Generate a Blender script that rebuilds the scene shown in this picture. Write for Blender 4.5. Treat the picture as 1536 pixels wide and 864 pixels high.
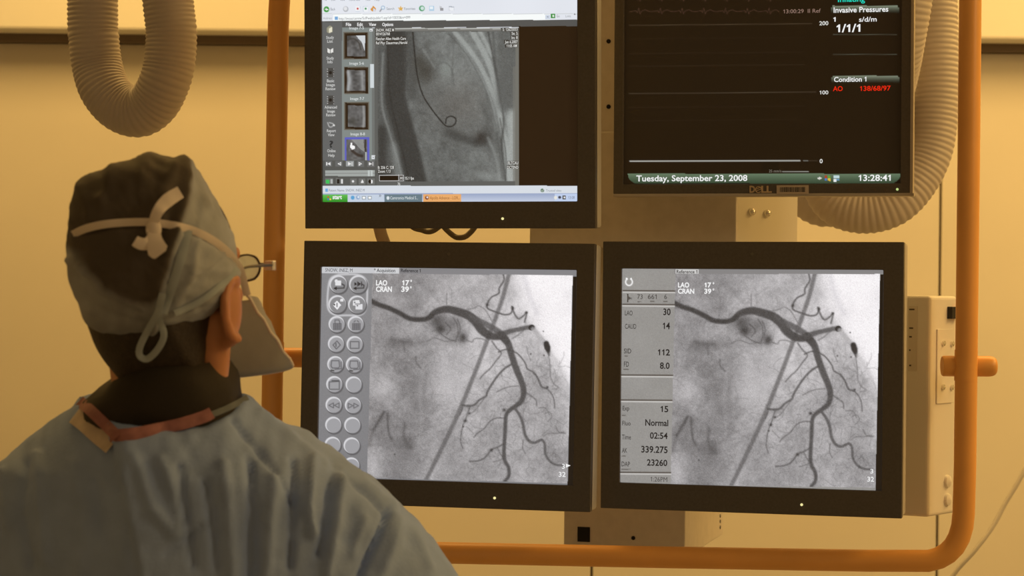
import bpy, bmesh, math, random
import numpy as np
from mathutils import Vector, Matrix
from mathutils.bvhtree import BVHTree
random.seed(4); rng = np.random.default_rng(7)
S = bpy.context.scene
for o in list(bpy.data.objects): bpy.data.objects.remove(o)
COL = S.collection

# ------------------------------------------------------------------ camera
LENS = 75.8; F = 1536 * LENS / 36.0; ROLL = math.radians(0.6); CZ = 1.6
CAM = Vector((0, 0, CZ))
RT = Vector((math.cos(ROLL), 0, math.sin(ROLL))); UP = Vector((-math.sin(ROLL), 0, math.cos(ROLL)))
cam = bpy.data.cameras.new('camera'); camo = bpy.data.objects.new('camera', cam); COL.objects.link(camo)
cam.lens = LENS; cam.sensor_width = 36; cam.sensor_fit = 'HORIZONTAL'; cam.clip_start = .05
camo.matrix_world = Matrix(((RT.x, UP.x, 0, 0), (0, 0, -1, 0), (RT.z, UP.z, 0, CZ), (0, 0, 0, 1)))
cam.dof.use_dof = True; cam.dof.focus_distance = 3.08; cam.dof.aperture_fstop = 7.0
S.camera = camo

# ------------------------------------------------------------------ world, lamps, exposure
WARM = (1.0, .60, .175)
S.view_settings.view_transform = 'Standard'; S.view_settings.look = 'None'
S.view_settings.exposure = 0.0; S.view_settings.gamma = 1.0; S.view_settings.use_curve_mapping = False
W = bpy.data.worlds.new('world'); S.world = W; W.use_nodes = True
W.node_tree.nodes['Background'].inputs[0].default_value = (1.0, .60, .24, 1)
W.node_tree.nodes['Background'].inputs[1].default_value = .245
def lamp(name, loc, size, power, target=None, col=WARM):
    l = bpy.data.lights.new(name, 'AREA'); l.shape = 'RECTANGLE'; l.size, l.size_y = size; l.energy = power; l.color = col
    o = bpy.data.objects.new(name, l); COL.objects.link(o); o.location = loc
    d = (Vector(target) - Vector(loc)) if target else Vector((0, 0, -1))
    o.rotation_euler = d.to_track_quat('-Z', 'Y').to_euler()
    return o
lamp('ceiling_lamp_wall_right', (1.25, 3.75, 2.70), (1.2, .7), 19)
lamp('ceiling_lamp_wall_left', (-0.75, 3.80, 2.70), (1.2, .7), 18)
lamp('ceiling_lamp_side', (2.1, 2.75, 2.70), (.6, 1.2), 27)
lamp('person_fill_light', (2.3, 1.35, 2.72), (.6, 1.0), 15, (-.3, 2.5, 1.2), (1.0, .72, .38))  # unseen fill added at the right to brighten the person and rake the folds

# ------------------------------------------------------------------ helpers
def ray(px, py):
    return RT * ((px - 768) / F) - UP * ((py - 432) / F) + Vector((0, 1, 0))
def at(px, py, Y): return CAM + ray(px, py) * Y
def topx(P):
    P = np.asarray(P, float); d = P - np.array(CAM)
    x = (d @ np.array(RT)) / d[:, 1] * F; y = (d @ np.array(UP)) / d[:, 1] * F
    return np.stack([768 + x, 432 - y], 1)
def lin(c):
    c = np.asarray(c, float) / 255.0
    return np.where(c <= .04045, c / 12.92, ((c + .055) / 1.055) ** 2.4)

MATS = {}
def mat(name, col, rough=.6, metal=0., noise=0., nscale=40., bump=0., bscale=80., spec=.5, emit=None, sub=0., trans=0.):
    if name in MATS: return MATS[name]
    m = bpy.data.materials.new(name); m.use_nodes = True; nt = m.node_tree; b = nt.nodes['Principled BSDF']
    b.inputs['Base Color'].default_value = (*col, 1); b.inputs['Roughness'].default_value = rough
    b.inputs['Metallic'].default_value = metal; b.inputs['Specular IOR Level'].default_value = spec
    if emit: b.inputs['Emission Color'].default_value = (*emit, 1); b.inputs['Emission Strength'].default_value = 1
    if sub: b.inputs['Subsurface Weight'].default_value = sub; b.inputs['Subsurface Radius'].default_value = (.02, .008, .004); b.inputs['Subsurface Scale'].default_value = .6
    if trans: b.inputs['Transmission Weight'].default_value = trans
    tc = nt.nodes.new('ShaderNodeTexCoord')
    if noise:
        n = nt.nodes.new('ShaderNodeTexNoise'); n.inputs['Scale'].default_value = nscale; n.inputs['Detail'].default_value = 5
        nt.links.new(tc.outputs['Object'], n.inputs['Vector'])
        r = nt.nodes.new('ShaderNodeValToRGB'); r.color_ramp.elements[0].position = .3; r.color_ramp.elements[1].position = .7
        r.color_ramp.elements[0].color = (*[c * (1 - noise) for c in col], 1); r.color_ramp.elements[1].color = (*[min(1, c * (1 + noise)) for c in col], 1)
        nt.links.new(n.outputs['Fac'], r.inputs['Fac']); nt.links.new(r.outputs['Color'], b.inputs['Base Color'])
    if bump:
        n = nt.nodes.new('ShaderNodeTexNoise'); n.inputs['Scale'].default_value = bscale; n.inputs['Detail'].default_value = 4
        nt.links.new(tc.outputs['Object'], n.inputs['Vector'])
        u = nt.nodes.new('ShaderNodeBump'); u.inputs['Strength'].default_value = bump; u.inputs['Distance'].default_value = .002
        nt.links.new(n.outputs['Fac'], u.inputs['Height']); nt.links.new(u.outputs['Normal'], b.inputs['Normal'])
    MATS[name] = m; return m

def tag(o, label, cat=None, group=None, kind=None):
    o['label'] = label
    if cat: o['category'] = cat
    if group: o['group'] = group
    if kind: o['kind'] = kind
    return o
def empty(name, M=None, parent=None):
    o = bpy.data.objects.new(name, None); COL.objects.link(o); o.empty_display_size = .05
    if M is not None: o.matrix_world = M
    if parent: o.parent = parent
    return o

class MB:
    def __init__(s): s.v = []; s.f = []
    def add(s, v, f):
        k = len(s.v); s.v += [tuple(p) for p in v]; s.f += [tuple(i + k for i in q) for q in f]; return s
    def box(s, x0, x1, y0, y1, z0, z1, M=None):
        v = [Vector((x, y, z)) for x in (x0, x1) for y in (y0, y1) for z in (z0, z1)]
        if M is not None: v = [M @ p for p in v]
        return s.add(v, [(0, 1, 3, 2), (4, 6, 7, 5), (0, 4, 5, 1), (2, 3, 7, 6), (0, 2, 6, 4), (1, 5, 7, 3)])
    def prism(s, poly, z0, z1):                       # xy polygon between two heights (or per-vertex height lists)
        n = len(poly)
        a = [(p[0], p[1], z0[i] if hasattr(z0, '__len__') else z0) for i, p in enumerate(poly)]
        b = [(p[0], p[1], z1[i] if hasattr(z1, '__len__') else z1) for i, p in enumerate(poly)]
        return s.add(a + b, [tuple(range(n))[::-1], tuple(range(n, 2 * n))] + [(i, (i + 1) % n, n + (i + 1) % n, n + i) for i in range(n)])
    def front(s, poly, y0, y1):                       # xz polygon extruded along y
        n = len(poly); a = [(p[0], y0, p[1]) for p in poly]; b = [(p[0], y1, p[1]) for p in poly]
        return s.add(a + b, [tuple(range(n)), tuple(range(n, 2 * n))[::-1]] + [(i, n + i, n + (i + 1) % n, (i + 1) % n) for i in range(n)])
    def tube(s, path, r, seg=16, caps=True, flat=None, roundcap=False):
        P = [Vector(p) for p in path]; n = len(P); rr = [r] * n if not hasattr(r, '__len__') else list(r)
        T = []
        for i in range(n):
            t = P[min(i + 1, n - 1)] - P[max(i - 1, 0)]; T.append(t.normalized() if t.length > 1e-9 else Vector((0, 0, 1)))
        ref = Vector((0, 1, 0)) if abs(T[0].y) < .9 else Vector((1, 0, 0))
        nrm = (ref - T[0] * ref.dot(T[0])).normalized(); V = []
        for i in range(n):
            nrm = (nrm - T[i] * nrm.dot(T[i])).normalized(); bn = T[i].cross(nrm)
            for k in range(seg):
                a = 2 * math.pi * k / seg; fl = flat or 1.
                V.append(P[i] + nrm * (math.cos(a) * rr[i] * fl) + bn * (math.sin(a) * rr[i]))
        f = [(i * seg + k, i * seg + (k + 1) % seg, (i + 1) * seg + (k + 1) % seg, (i + 1) * seg + k) for i in range(n - 1) for k in range(seg)]
        if caps: f += [tuple(range(seg))[::-1], tuple((n - 1) * seg + k for k in range(seg))]
        return s.add(V, f)
    def cyl(s, c, axis, r, h, seg=20, r2=None):
        c = Vector(c); a = Vector(axis).normalized()
        return s.tube([c - a * h / 2, c + a * h / 2], [r, r if r2 is None else r2], seg)
    def ell(s, c, rad, M=None, nu=20, nv=12):
        c = Vector(c); V = []
        for j in range(1, nv):
            t = math.pi * j / nv
            for i in range(nu):
                p = 2 * math.pi * i / nu; q = Vector((rad[0] * math.sin(t) * math.cos(p), rad[1] * math.sin(t) * math.sin(p), rad[2] * math.cos(t)))
                V.append(c + (M @ q if M is not None else q))
        top = Vector((0, 0, rad[2])); top = M @ top if M is not None else top
        V += [c + top, c - top]; a, b = len(V) - 2, len(V) - 1
        f = [(j * nu + i, (j + 1) * nu + i, (j + 1) * nu + (i + 1) % nu, j * nu + (i + 1) % nu) for j in range(nv - 2) for i in range(nu)]
        f += [(a, i, (i + 1) % nu) for i in range(nu)] + [(b, (nv - 2) * nu + (i + 1) % nu, (nv - 2) * nu + i) for i in range(nu)]
        return s.add(V, f)
    def cap(s, a, b, ra, rb, seg=16):                 # tapered capsule
        a, b = Vector(a), Vector(b); d = (b - a).normalized(); pa = []; rr = []
        for k in range(5): t = math.pi / 2 * k / 4; pa.append(a - d * ra * math.cos(t)); rr.append(max(ra * math.sin(t), 1e-4))
        for k in range(5): t = math.pi / 2 * k / 4; pa.append(b + d * rb * math.sin(t)); rr.append(max(rb * math.cos(t), 1e-4))
        return s.tube(pa, rr, seg)
    def loft(s, rings):
        n = len(rings[0]); V = [p for r in rings for p in r]
        f = [(i * n + k, i * n + (k + 1) % n, (i + 1) * n + (k + 1) % n, (i + 1) * n + k) for i in range(len(rings) - 1) for k in range(n)]
        f += [tuple(range(n))[::-1], tuple((len(rings) - 1) * n + k for k in range(n))]
        return s.add(V, f)
    def mesh(s, name, m, smooth=False, bevel=0, bseg=2):
        me = bpy.data.meshes.new(name); me.from_pydata([tuple(p) for p in s.v], [], s.f); me.update()
        bm = bmesh.new(); bm.from_mesh(me); bmesh.ops.recalc_face_normals(bm, faces=bm.faces)
        if bevel:
            es = [e for e in bm.edges if len(e.link_faces) == 2 and e.calc_face_angle(0) > .5]
            bmesh.ops.bevel(bm, geom=es, offset=bevel, segments=bseg, affect='EDGES', profile=.5, clamp_overlap=True)
        bm.to_mesh(me); bm.free()
        if smooth:
            for p in me.polygons: p.use_smooth = True
            if smooth != 'all':
                try: me.set_sharp_from_angle(angle=math.radians(40))
                except Exception: pass
        if m: me.materials.append(m)
        return me
    def build(s, name, m, parent=None, smooth=False, bevel=0, bseg=2):
        o = bpy.data.objects.new(name, s.mesh(name, m, smooth, bevel, bseg)); COL.objects.link(o)
        if parent: o.parent = parent
        return o
def link_local(o, parent):                            # world-space mesh under a transformed parent
    o.parent = parent; o.matrix_parent_inverse = parent.matrix_world.inverted(); return o

def spline(pts, n=12):
    P = [Vector(p) for p in pts]; out = []
    for i in range(len(P) - 1):
        a, b, c, d = P[max(i - 1, 0)], P[i], P[i + 1], P[min(i + 2, len(P) - 1)]
        for k in range(n):
            t = k / n
            out.append(.5 * ((2 * b) + (c - a) * t + (2 * a - 5 * b + 4 * c - d) * t * t + (3 * b - a - 3 * c + d) * t ** 3))
    return out + [P[-1]]
def resample(P, step):
    out = [P[0]]; acc = 0
    for i in range(len(P) - 1):
        L = (P[i + 1] - P[i]).length; d = step - acc
        while d <= L: out.append(P[i].lerp(P[i + 1], d / L)); d += step
        acc = (acc + L) % step if L else acc
    return out

# ------------------------------------------------------------------ materials
M_wall = mat('painted_wall', (.74, .70, .62), .7, noise=.03, nscale=3)
M_upper = mat('painted_upper_wall', (.82, .80, .74), .6)
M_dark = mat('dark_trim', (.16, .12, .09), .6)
M_floor = mat('vinyl_floor', (.35, .33, .30), .5, noise=.1, nscale=6)
M_ceil = mat('ceiling_tile', (.8, .8, .78), .9)
M_orange = mat('orange_painted_tube', (.88, .42, .11), .38, noise=.04, nscale=14)
M_grey = mat('grey_painted_steel', (.56, .52, .50), .55, noise=.05, nscale=60)
M_white = mat('white_plastic', (.78, .76, .72), .5)
M_cream = mat('pale_painted_steel', (.74, .70, .62), .5)
M_bezel = mat('black_plastic', (.085, .075, .068), .42, noise=.12, nscale=300)
M_edge = mat('grey_plastic_side', (.52, .50, .47), .5)
M_hose = mat('grey_corrugated_plastic', (.52, .47, .44), .55)
M_black = mat('black_rubber', (.012, .012, .012), .6)
M_hole = mat('dark_hole', (.006, .005, .005), .9)
M_chrome = mat('steel_screw', (.8, .78, .74), .22, metal=1.)
M_red = mat('red_plastic', (.5, .04, .02), .4)
M_tubing = mat('clear_tubing', (.50, .47, .44), .25)
M_cable = mat('dark_cable', (.10, .08, .06), .5)

# ------------------------------------------------------------------ room shell
YW = 4.62
def px_x(px, py, Y): return at(px, py, Y).x
wall = empty('wall_back'); tag(wall, 'pale painted panelled wall behind the monitors', kind='structure')
zs = at(768, 52, 4.52).z                              # underside of the projecting upper wall
MB().box(-3.2, 3.2, YW + .012, YW + .15, 0, 2.8).build('backing', M_dark, wall)
seams = [-3.2, -2.05, -1.28, at(413, 432, YW).x, at(889, 700, YW).x, at(1409, 500, YW).x, 1.75, 2.6, 3.2]
for a, b in zip(seams[:-1], seams[1:]):
    MB().box(a + .0028, b - .0028, YW, YW + .014, .1, zs - .018).build('wall_panel', M_wall, wall, bevel=.0015)
t1 = MB().box(-3.2, 3.2, YW - .11, YW + .1, zs, 2.8).build('trim_1', M_upper, bevel=.006); tag(t1, 'pale upper wall band projecting above the wall panels', kind='structure')
t2 = MB().box(-3.2, 3.2, YW - .03, YW + .03, zs - .017, zs).build('trim_2', M_dark); tag(t2, 'dark trim strip under the upper wall band', kind='structure')
tag(MB().box(-3.2, 3.2, -1.5, 5.2, -.1, 0).build('floor', M_floor), 'grey vinyl floor', kind='structure')
tag(MB().box(-3.2, 3.2, -1.5, 5.2, 2.78, 2.9).build('ceiling', M_ceil), 'white ceiling', kind='structure')
tag(MB().box(-3.3, -3.2, 1.2, 5.2, 0, 2.8).build('wall_left', M_wall), 'pale side wall', kind='structure')
tag(MB().box(3.2, 3.3, 1.2, 5.2, 0, 2.8).build('wall_right', M_wall), 'pale side wall', kind='structure')

# ------------------------------------------------------------------ corrugated hoses
def hose(name, pts, r, pitch, label):
    P = resample(spline([at(*p) for p in pts], 24), pitch / 6)
    rr = [r * (1 - .04 * (.5 + .5 * math.cos(2 * math.pi * i / 6)) ** 1.5) for i in range(len(P))]
    o = MB().tube(P, rr, 28).build(name, M_hose, smooth='all')
    tag(o, label, 'hose', 'corrugated ceiling hoses'); return o
hose('corrugated_hose', [(150, -730, 3.45), (142, -300, 3.45), (139, 0, 3.45), (141, 60, 3.45), (146, 100, 3.45), (157, 134, 3.44), (180, 160, 3.43), (208, 168, 3.42), (231, 153, 3.41), (246, 125, 3.40), (254, 95, 3.40), (257, 50, 3.40), (252, 0, 3.40), (238, -150, 3.40), (225, -400, 3.42), (222, -760, 3.44)], .0405, .0076,
     'grey corrugated hose hanging in a loop above the person in the cap')
hose('corrugated_hose', [(1345, -680, 3.62), (1375, -300, 3.56), (1398, -80, 3.50), (1404, 60, 3.48), (1404, 160, 3.47), (1390, 240, 3.46), (1345, 302, 3.45), (1285, 316, 3.46), (1240, 285, 3.48), (1222, 180, 3.50), (1222, 0, 3.52), (1222, -300, 3.55), (1220, -700, 3.56)], .0365, .0088,
     'grey corrugated hose looping down alongside the orange tube, longer outer loop')
hose('corrugated_hose', [(1300, -720, 3.34), (1345, -300, 3.34), (1365, -60, 3.34), (1352, 60, 3.36), (1330, 160, 3.46), (1300, 250, 3.58), (1245, 307, 3.60), (1190, 268, 3.62), (1155, 150, 3.74), (1135, 0, 3.84), (1130, -300, 3.88), (1125, -560, 3.88)], .0375, .0088,
     'grey corrugated hose curling behind the black screen with waveform lines, inner loop')

# ------------------------------------------------------------------ monitors
class Mon:
    def __init__(s, name, loc, deg, label):
        y, p, r = [math.radians(a) for a in deg]
        s.M = Matrix.Translation(Vector(loc) + Vector((0, 0, CZ))) @ Matrix.Rotation(y, 4, 'Z') @ Matrix.Rotation(p, 4, 'X') @ Matrix.Rotation(r, 4, 'Y')
        s.o = empty(name, s.M); tag(s.o, label, 'monitor', 'monitors on the orange rack')
        s.Mi = s.M.inverted()
    def loc(s, px, py, y=0.):                         # photo point -> point on the plane of the screen
        a = s.Mi @ CAM; d = (s.Mi.to_3x3() @ ray(px, py)); k = (y - a.y) / d.y; q = a + d * k; return q.x, q.z
    def rect(s, px0, py0, px1, py1, y=0.):
        pts = [s.loc(px0[0], py0[0], y), s.loc(px1[0], py0[1], y), s.loc(px1[1], py1[1], y), s.loc(px0[1], py1[0], y)]
        return (pts[0][0] + pts[3][0]) / 2, (pts[1][0] + pts[2][0]) / 2, (pts[2][1] + pts[3][1]) / 2, (pts[0][1] + pts[1][1]) / 2
def rect4(m, tl, tr, br, bl, y=0.):
    a, b, c, d = [m.loc(*p, y) for p in (tl, tr, br, bl)]
    return (a[0] + d[0]) / 2, (b[0] + c[0]) / 2, (c[1] + d[1]) / 2, (a[1] + b[1]) / 2

def screen_material():
    if 'lit_screen' in MATS: return MATS['lit_screen']
    m = bpy.data.materials.new('lit_screen'); m.use_nodes = True; nt = m.node_tree; b = nt.nodes['Principled BSDF']
    a = nt.nodes.new('ShaderNodeAttribute'); a.attribute_name = 'picture'
    nt.links.new(a.outputs['Color'], b.inputs['Emission Color']); b.inputs['Emission Strength'].default_value = 1
    b.inputs['Base Color'].default_value = (.05, .045, .04, 1); b.inputs['Roughness'].default_value = .5; b.inputs['Specular IOR Level'].default_value = .25
    MATS['lit_screen'] = m; return m
def make_screen(m, rect, func, step):
    x0, x1, z0, z1 = rect; nx = int((x1 - x0) / step) + 1; nz = int((z1 - z0) / step) + 1
    gx, gz = np.meshgrid(np.linspace(x0, x1, nx), np.linspace(z1, z0, nz))
    L = np.stack([gx.ravel(), np.zeros(gx.size), gz.ravel()], 1)
    Mw = np.array(m.M); Wd = L @ Mw[:3, :3].T + Mw[:3, 3]; px = topx(Wd)
    c = func(px[:, 0], px[:, 1])                      # sRGB 0..255, n x 3
    me = bpy.data.meshes.new('screen'); n = nx * nz
    me.vertices.add(n); me.vertices.foreach_set('co', L.astype(np.float32).ravel())
    i = (np.arange(nz - 1)[:, None] * nx + np.arange(nx - 1)[None, :]).ravel()
    q = np.stack([i, i + nx, i + nx + 1, i + 1], 1).astype(np.int32); k = len(q)
    me.loops.add(4 * k); me.loops.foreach_set('vertex_index', q.ravel())
    me.polygons.add(k); me.polygons.foreach_set('loop_start', np.arange(0, 4 * k, 4, dtype=np.int32)); me.polygons.foreach_set('loop_total', np.full(k, 4, np.int32))
    me.update(calc_edges=True)
    at_ = me.color_attributes.new('picture', 'FLOAT_COLOR', 'POINT')
    rgba = np.ones((n, 4), np.float32); rgba[:, :3] = lin(np.clip(c, 0, 255)); at_.data.foreach_set('color', rgba.ravel())
    me.materials.append(screen_material())
    o = bpy.data.objects.new('screen', me); COL.objects.link(o); o.parent = m.o; return o
def make_case(m, inner, outer, depth, front=.006, sideM=None, lip=.0):
    xi0, xi1, zi0, zi1 = inner; xo0, xo1, zo0, zo1 = outer
    b = MB(); f = -front
    for (x0, x1, z0, z1) in ((xo0, xi0, zo0, zo1), (xi1, xo1, zo0, zo1), (xi0, xi1, zi1, zo1), (xi0, xi1, zo0, zi0)): pass
    V = [(xo0, f, zo0), (xo1, f, zo0), (xo1, f, zo1), (xo0, f, zo1), (xi0, f, zi0), (xi1, f, zi0), (xi1, f, zi1), (xi0, f, zi1)]
    V += [(x, .012, z) for x, y, z in V[:4]] + [(x, .0015, z) for x, y, z in V[4:]]
    F_ = [(0, 1, 5, 4), (1, 2, 6, 5), (2, 3, 7, 6), (3, 0, 4, 7)] + [(i, 8 + i, 8 + (i + 1) % 4, (i + 1) % 4) for i in range(4)] + [(4 + i, 4 + (i + 1) % 4, 12 + (i + 1) % 4, 12 + i) for i in range(4)]
    F_ += [(8, 12, 13, 9), (9, 13, 14, 10), (10, 14, 15, 11), (11, 15, 12, 8)]
    b.add(V, F_); b.build('bezel', M_bezel, m.o, bevel=.0012)
    h = MB().box(xo0 + lip, xo1 - lip, .011, depth, zo0 + lip, zo1 - lip); cx, cz = (xo0 + xo1) / 2, (zo0 + zo1) / 2
    hb = h.build('housing', sideM or M_edge, m.o, bevel=.004)
    v = MB().box(cx - .055, cx + .055, depth - .001, depth + .03, cz - .055, cz + .055).build('mounting_plate', M_grey, m.o, bevel=.003)
    return hb

# --- lettering
TXT = []; GLY = {}
def text(m, s, x0, x1, ytop, ybase, rgb, bold=0., par=None): TXT.append((m, s, x0, x1, ytop, ybase, tuple(rgb), round(bold, 3), par))
def flush_text():
    jobs = {}
    def job(key, body, bold):
        c = bpy.data.curves.new('t', 'FONT'); c.body = body; c.size = 1; c.offset = bold; c.resolution_u = 3
        o = bpy.data.objects.new('t', c); COL.objects.link(o); jobs[key] = o
    job(('w', ''), 'HH', 0)
    for t in TXT:
        for ch in t[1]:
            if ch != ' ' and (ch, t[7]) not in jobs: job((ch, t[7]), ch, t[7])
            if ('w', ch) not in jobs: job(('w', ch), 'H' + ch + 'H', 0)
    bpy.context.view_layer.update(); dg = bpy.context.evaluated_depsgraph_get(); got = {}
    for k, o in jobs.items():
        me = bpy.data.meshes.new_from_object(o.evaluated_get(dg)); got[k] = (np.array([v.co[:2] for v in me.vertices]).reshape(-1, 2), [tuple(p.vertices) for p in me.polygons]); bpy.data.meshes.remove(me)
    for o in jobs.values():
        c = o.data; bpy.data.objects.remove(o); bpy.data.curves.remove(c)
    wid = lambda k: got[k][0][:, 0].max() - got[k][0][:, 0].min()
    w0 = wid(('w', '')); capH = got[('w', '')][0][:, 1].max(); adv = {k[1]: wid(k) - w0 for k in got if k[0] == 'w' and k[1]}
    if '0' in adv: adv['1'] = adv['0'] * .94
    groups = {}
    for n_, (m, s, x0, x1, yt, yb, rgb, bold, par) in enumerate(TXT):
        V = []; Fc = []; x = 0.
        for ch in s:
            if ch == '1':
                w = .045 + bold; cx = adv['1'] * .55; h = capH
                v = [(cx - w, 0), (cx + w, 0), (cx + w, h), (cx - w * .6, h), (cx - w, h * .93), (cx - .19, h * .80), (cx - .19, h * .80 - 1.9 * w), (cx - w, h * .90 - 1.9 * w)]
                f = [(0, 1, 2, 3, 4, 7), (4, 5, 6, 7)]
            elif ch == ' ': v, f = [], []
            else: v, f = got[(ch, bold)]
            k = len(V); V += [(p[0] + x, p[1]) for p in v]; Fc += [tuple(i + k for i in q) for q in f]; x += adv[ch]
        co = np.array(V)
        a = m.loc(x0, yb); b = m.loc(x1, yb); t = m.loc((x0 + x1) / 2, yt); base = m.loc((x0 + x1) / 2, yb)
        sx = (b[0] - a[0]) / max(co[:, 0].max() - co[:, 0].min(), 1e-6); sz = (t[1] - base[1]) / capH
        xs = a[0] + (co[:, 0] - co[:, 0].min()) * sx; zs_ = base[1] + co[:, 1] * sz
        yy = -.0006 if par is None else -.0068
        groups.setdefault((m, rgb, par, n_ if (x1 - x0) > 22 or (yb - yt) > 6.4 else -1), MB()).add([(p, yy, q) for p, q in zip(xs, zs_)], Fc)
    for (m, rgb, par, k_), g in groups.items():
        c = tuple(float(v) for v in lin(rgb))
        if par is None: mm = mat('screen_ink_%d_%d_%d' % rgb, (.02, .02, .02), .6, spec=.1, emit=c)
        else: mm = mat('printed_ink_%d_%d_%d' % rgb, c, .5)
        me = bpy.data.meshes.new('lettering'); me.from_pydata(g.v, [], g.f); me.update(); me.materials.append(mm)
        o = bpy.data.objects.new('lettering', me); COL.objects.link(o); o.parent = par if par else m.scr; o['kind'] = 'stuff'

# --- raster toolbox (picture shown by a lit screen, in photo pixel units)
class Ras:
    def __init__(s, X, Y, base): s.X, s.Y = X, Y; s.c = np.empty((len(X), 3)); s.c[:] = base
    def _in(s, x0, y0, x1, y1): return np.nonzero((s.X >= x0) & (s.X < x1) & (s.Y >= y0) & (s.Y < y1))[0]
    def rect(s, x0, y0, x1, y1, col, a=1.):
        i = s._in(x0, y0, x1, y1); s.c[i] = s.c[i] * (1 - a) + np.array(col) * a
    def vgrad(s, x0, y0, x1, y1, c0, c1):
        i = s._in(x0, y0, x1, y1); t = ((s.Y[i] - y0) / (y1 - y0))[:, None]; s.c[i] = np.array(c0) * (1 - t) + np.array(c1) * t
    def frame(s, x0, y0, x1, y1, w, col):
        for r in ((x0, y0, x1, y0 + w), (x0, y1 - w, x1, y1), (x0, y0, x0 + w, y1), (x1 - w, y0, x1, y1)): s.rect(*r, col)
    def blob(s, x, y, rx, ry, col, a=1., ang=0., hard=False):
        i = s._in(x - 3 * max(rx, ry), y - 3 * max(rx, ry), x + 3 * max(rx, ry), y + 3 * max(rx, ry))
        dx, dy = s.X[i] - x, s.Y[i] - y; ca, sa = math.cos(ang), math.sin(ang)
        d = ((dx * ca + dy * sa) / rx) ** 2 + ((-dx * sa + dy * ca) / ry) ** 2
        k = (np.clip((1 - np.sqrt(d)) * min(rx, ry) + .5, 0, 1) if hard else np.exp(-d)) * a
        s.c[i] = s.c[i] * (1 - k[:, None]) + np.array(col) * k[:, None]
    def line(s, pts, w, col, a=1., soft=.8, smooth=True, mult=False):
        P = [Vector((p[0], p[1], 0)) for p in pts]; ws = [p[2] if len(p) > 2 else w for p in pts]
        Q = spline(P, 6) if smooth and len(P) > 2 else P
        wq = np.interp(np.linspace(0, len(P) - 1, len(Q)), range(len(P)), ws)
        q = np.array([v[:2] for v in Q]); mw = max(ws) / 2 + 3 * soft
        i = s._in(q[:, 0].min() - mw, q[:, 1].min() - mw, q[:, 0].max() + mw, q[:, 1].max() + mw)
        if not len(i): return
        x, y = s.X[i], s.Y[i]; best = np.full(len(i), 1e9)
        for j in range(len(q) - 1):
            ax, ay = q[j]; bx, by = q[j + 1]; L2 = (bx - ax) ** 2 + (by - ay) ** 2 + 1e-9
            t = np.clip(((x - ax) * (bx - ax) + (y - ay) * (by - ay)) / L2, 0, 1)
            d = np.hypot(x - ax - t * (bx - ax), y - ay - t * (by - ay)) - (wq[j] * (1 - t) + wq[j + 1] * t) / 2
            best = np.minimum(best, d)
        k = a / (1 + np.exp(np.clip(best / (soft * .5), -30, 30)))
        if mult: s.c[i] *= (1 - k[:, None] * (1 - np.array(col) / 255.))
        else: s.c[i] = s.c[i] * (1 - k[:, None]) + np.array(col) * k[:, None]
    def poly(s, pts, col, a=1.):
        xs = [p[0] for p in pts]; ys = [p[1] for p in pts]; i = s._in(min(xs), min(ys), max(xs) + 1e-6, max(ys) + 1e-6)
        x, y = s.X[i], s.Y[i]; ins = np.zeros(len(i), bool)
        for j in range(len(pts)):
            (x1, y1), (x2, y2) = pts[j], pts[j - 1]
            if y1 == y2: continue
            ins ^= ((y1 > y) != (y2 > y)) & (x < (x2 - x1) * (y - y1) / (y2 - y1) + x1)
        i = i[ins]; s.c[i] = s.c[i] * (1 - a) + np.array(col) * a
_nz = {}
def vnoise(X, Y, scale, seed):                        # smooth value noise in -1..1
    if seed not in _nz: _nz[seed] = np.random.default_rng(seed).uniform(-1, 1, (128, 128))
    T = _nz[seed]; x, y = X / scale, Y / scale; xi, yi = np.floor(x).astype(int), np.floor(y).astype(int)
    fx, fy = x - xi, y - yi; fx = fx * fx * (3 - 2 * fx); fy = fy * fy * (3 - 2 * fy); g = lambda a, b: T[a % 128, b % 128]
    return (g(xi, yi) * (1 - fx) + g(xi + 1, yi) * fx) * (1 - fy) + (g(xi, yi + 1) * (1 - fx) + g(xi + 1, yi + 1) * fx) * fy

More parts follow.
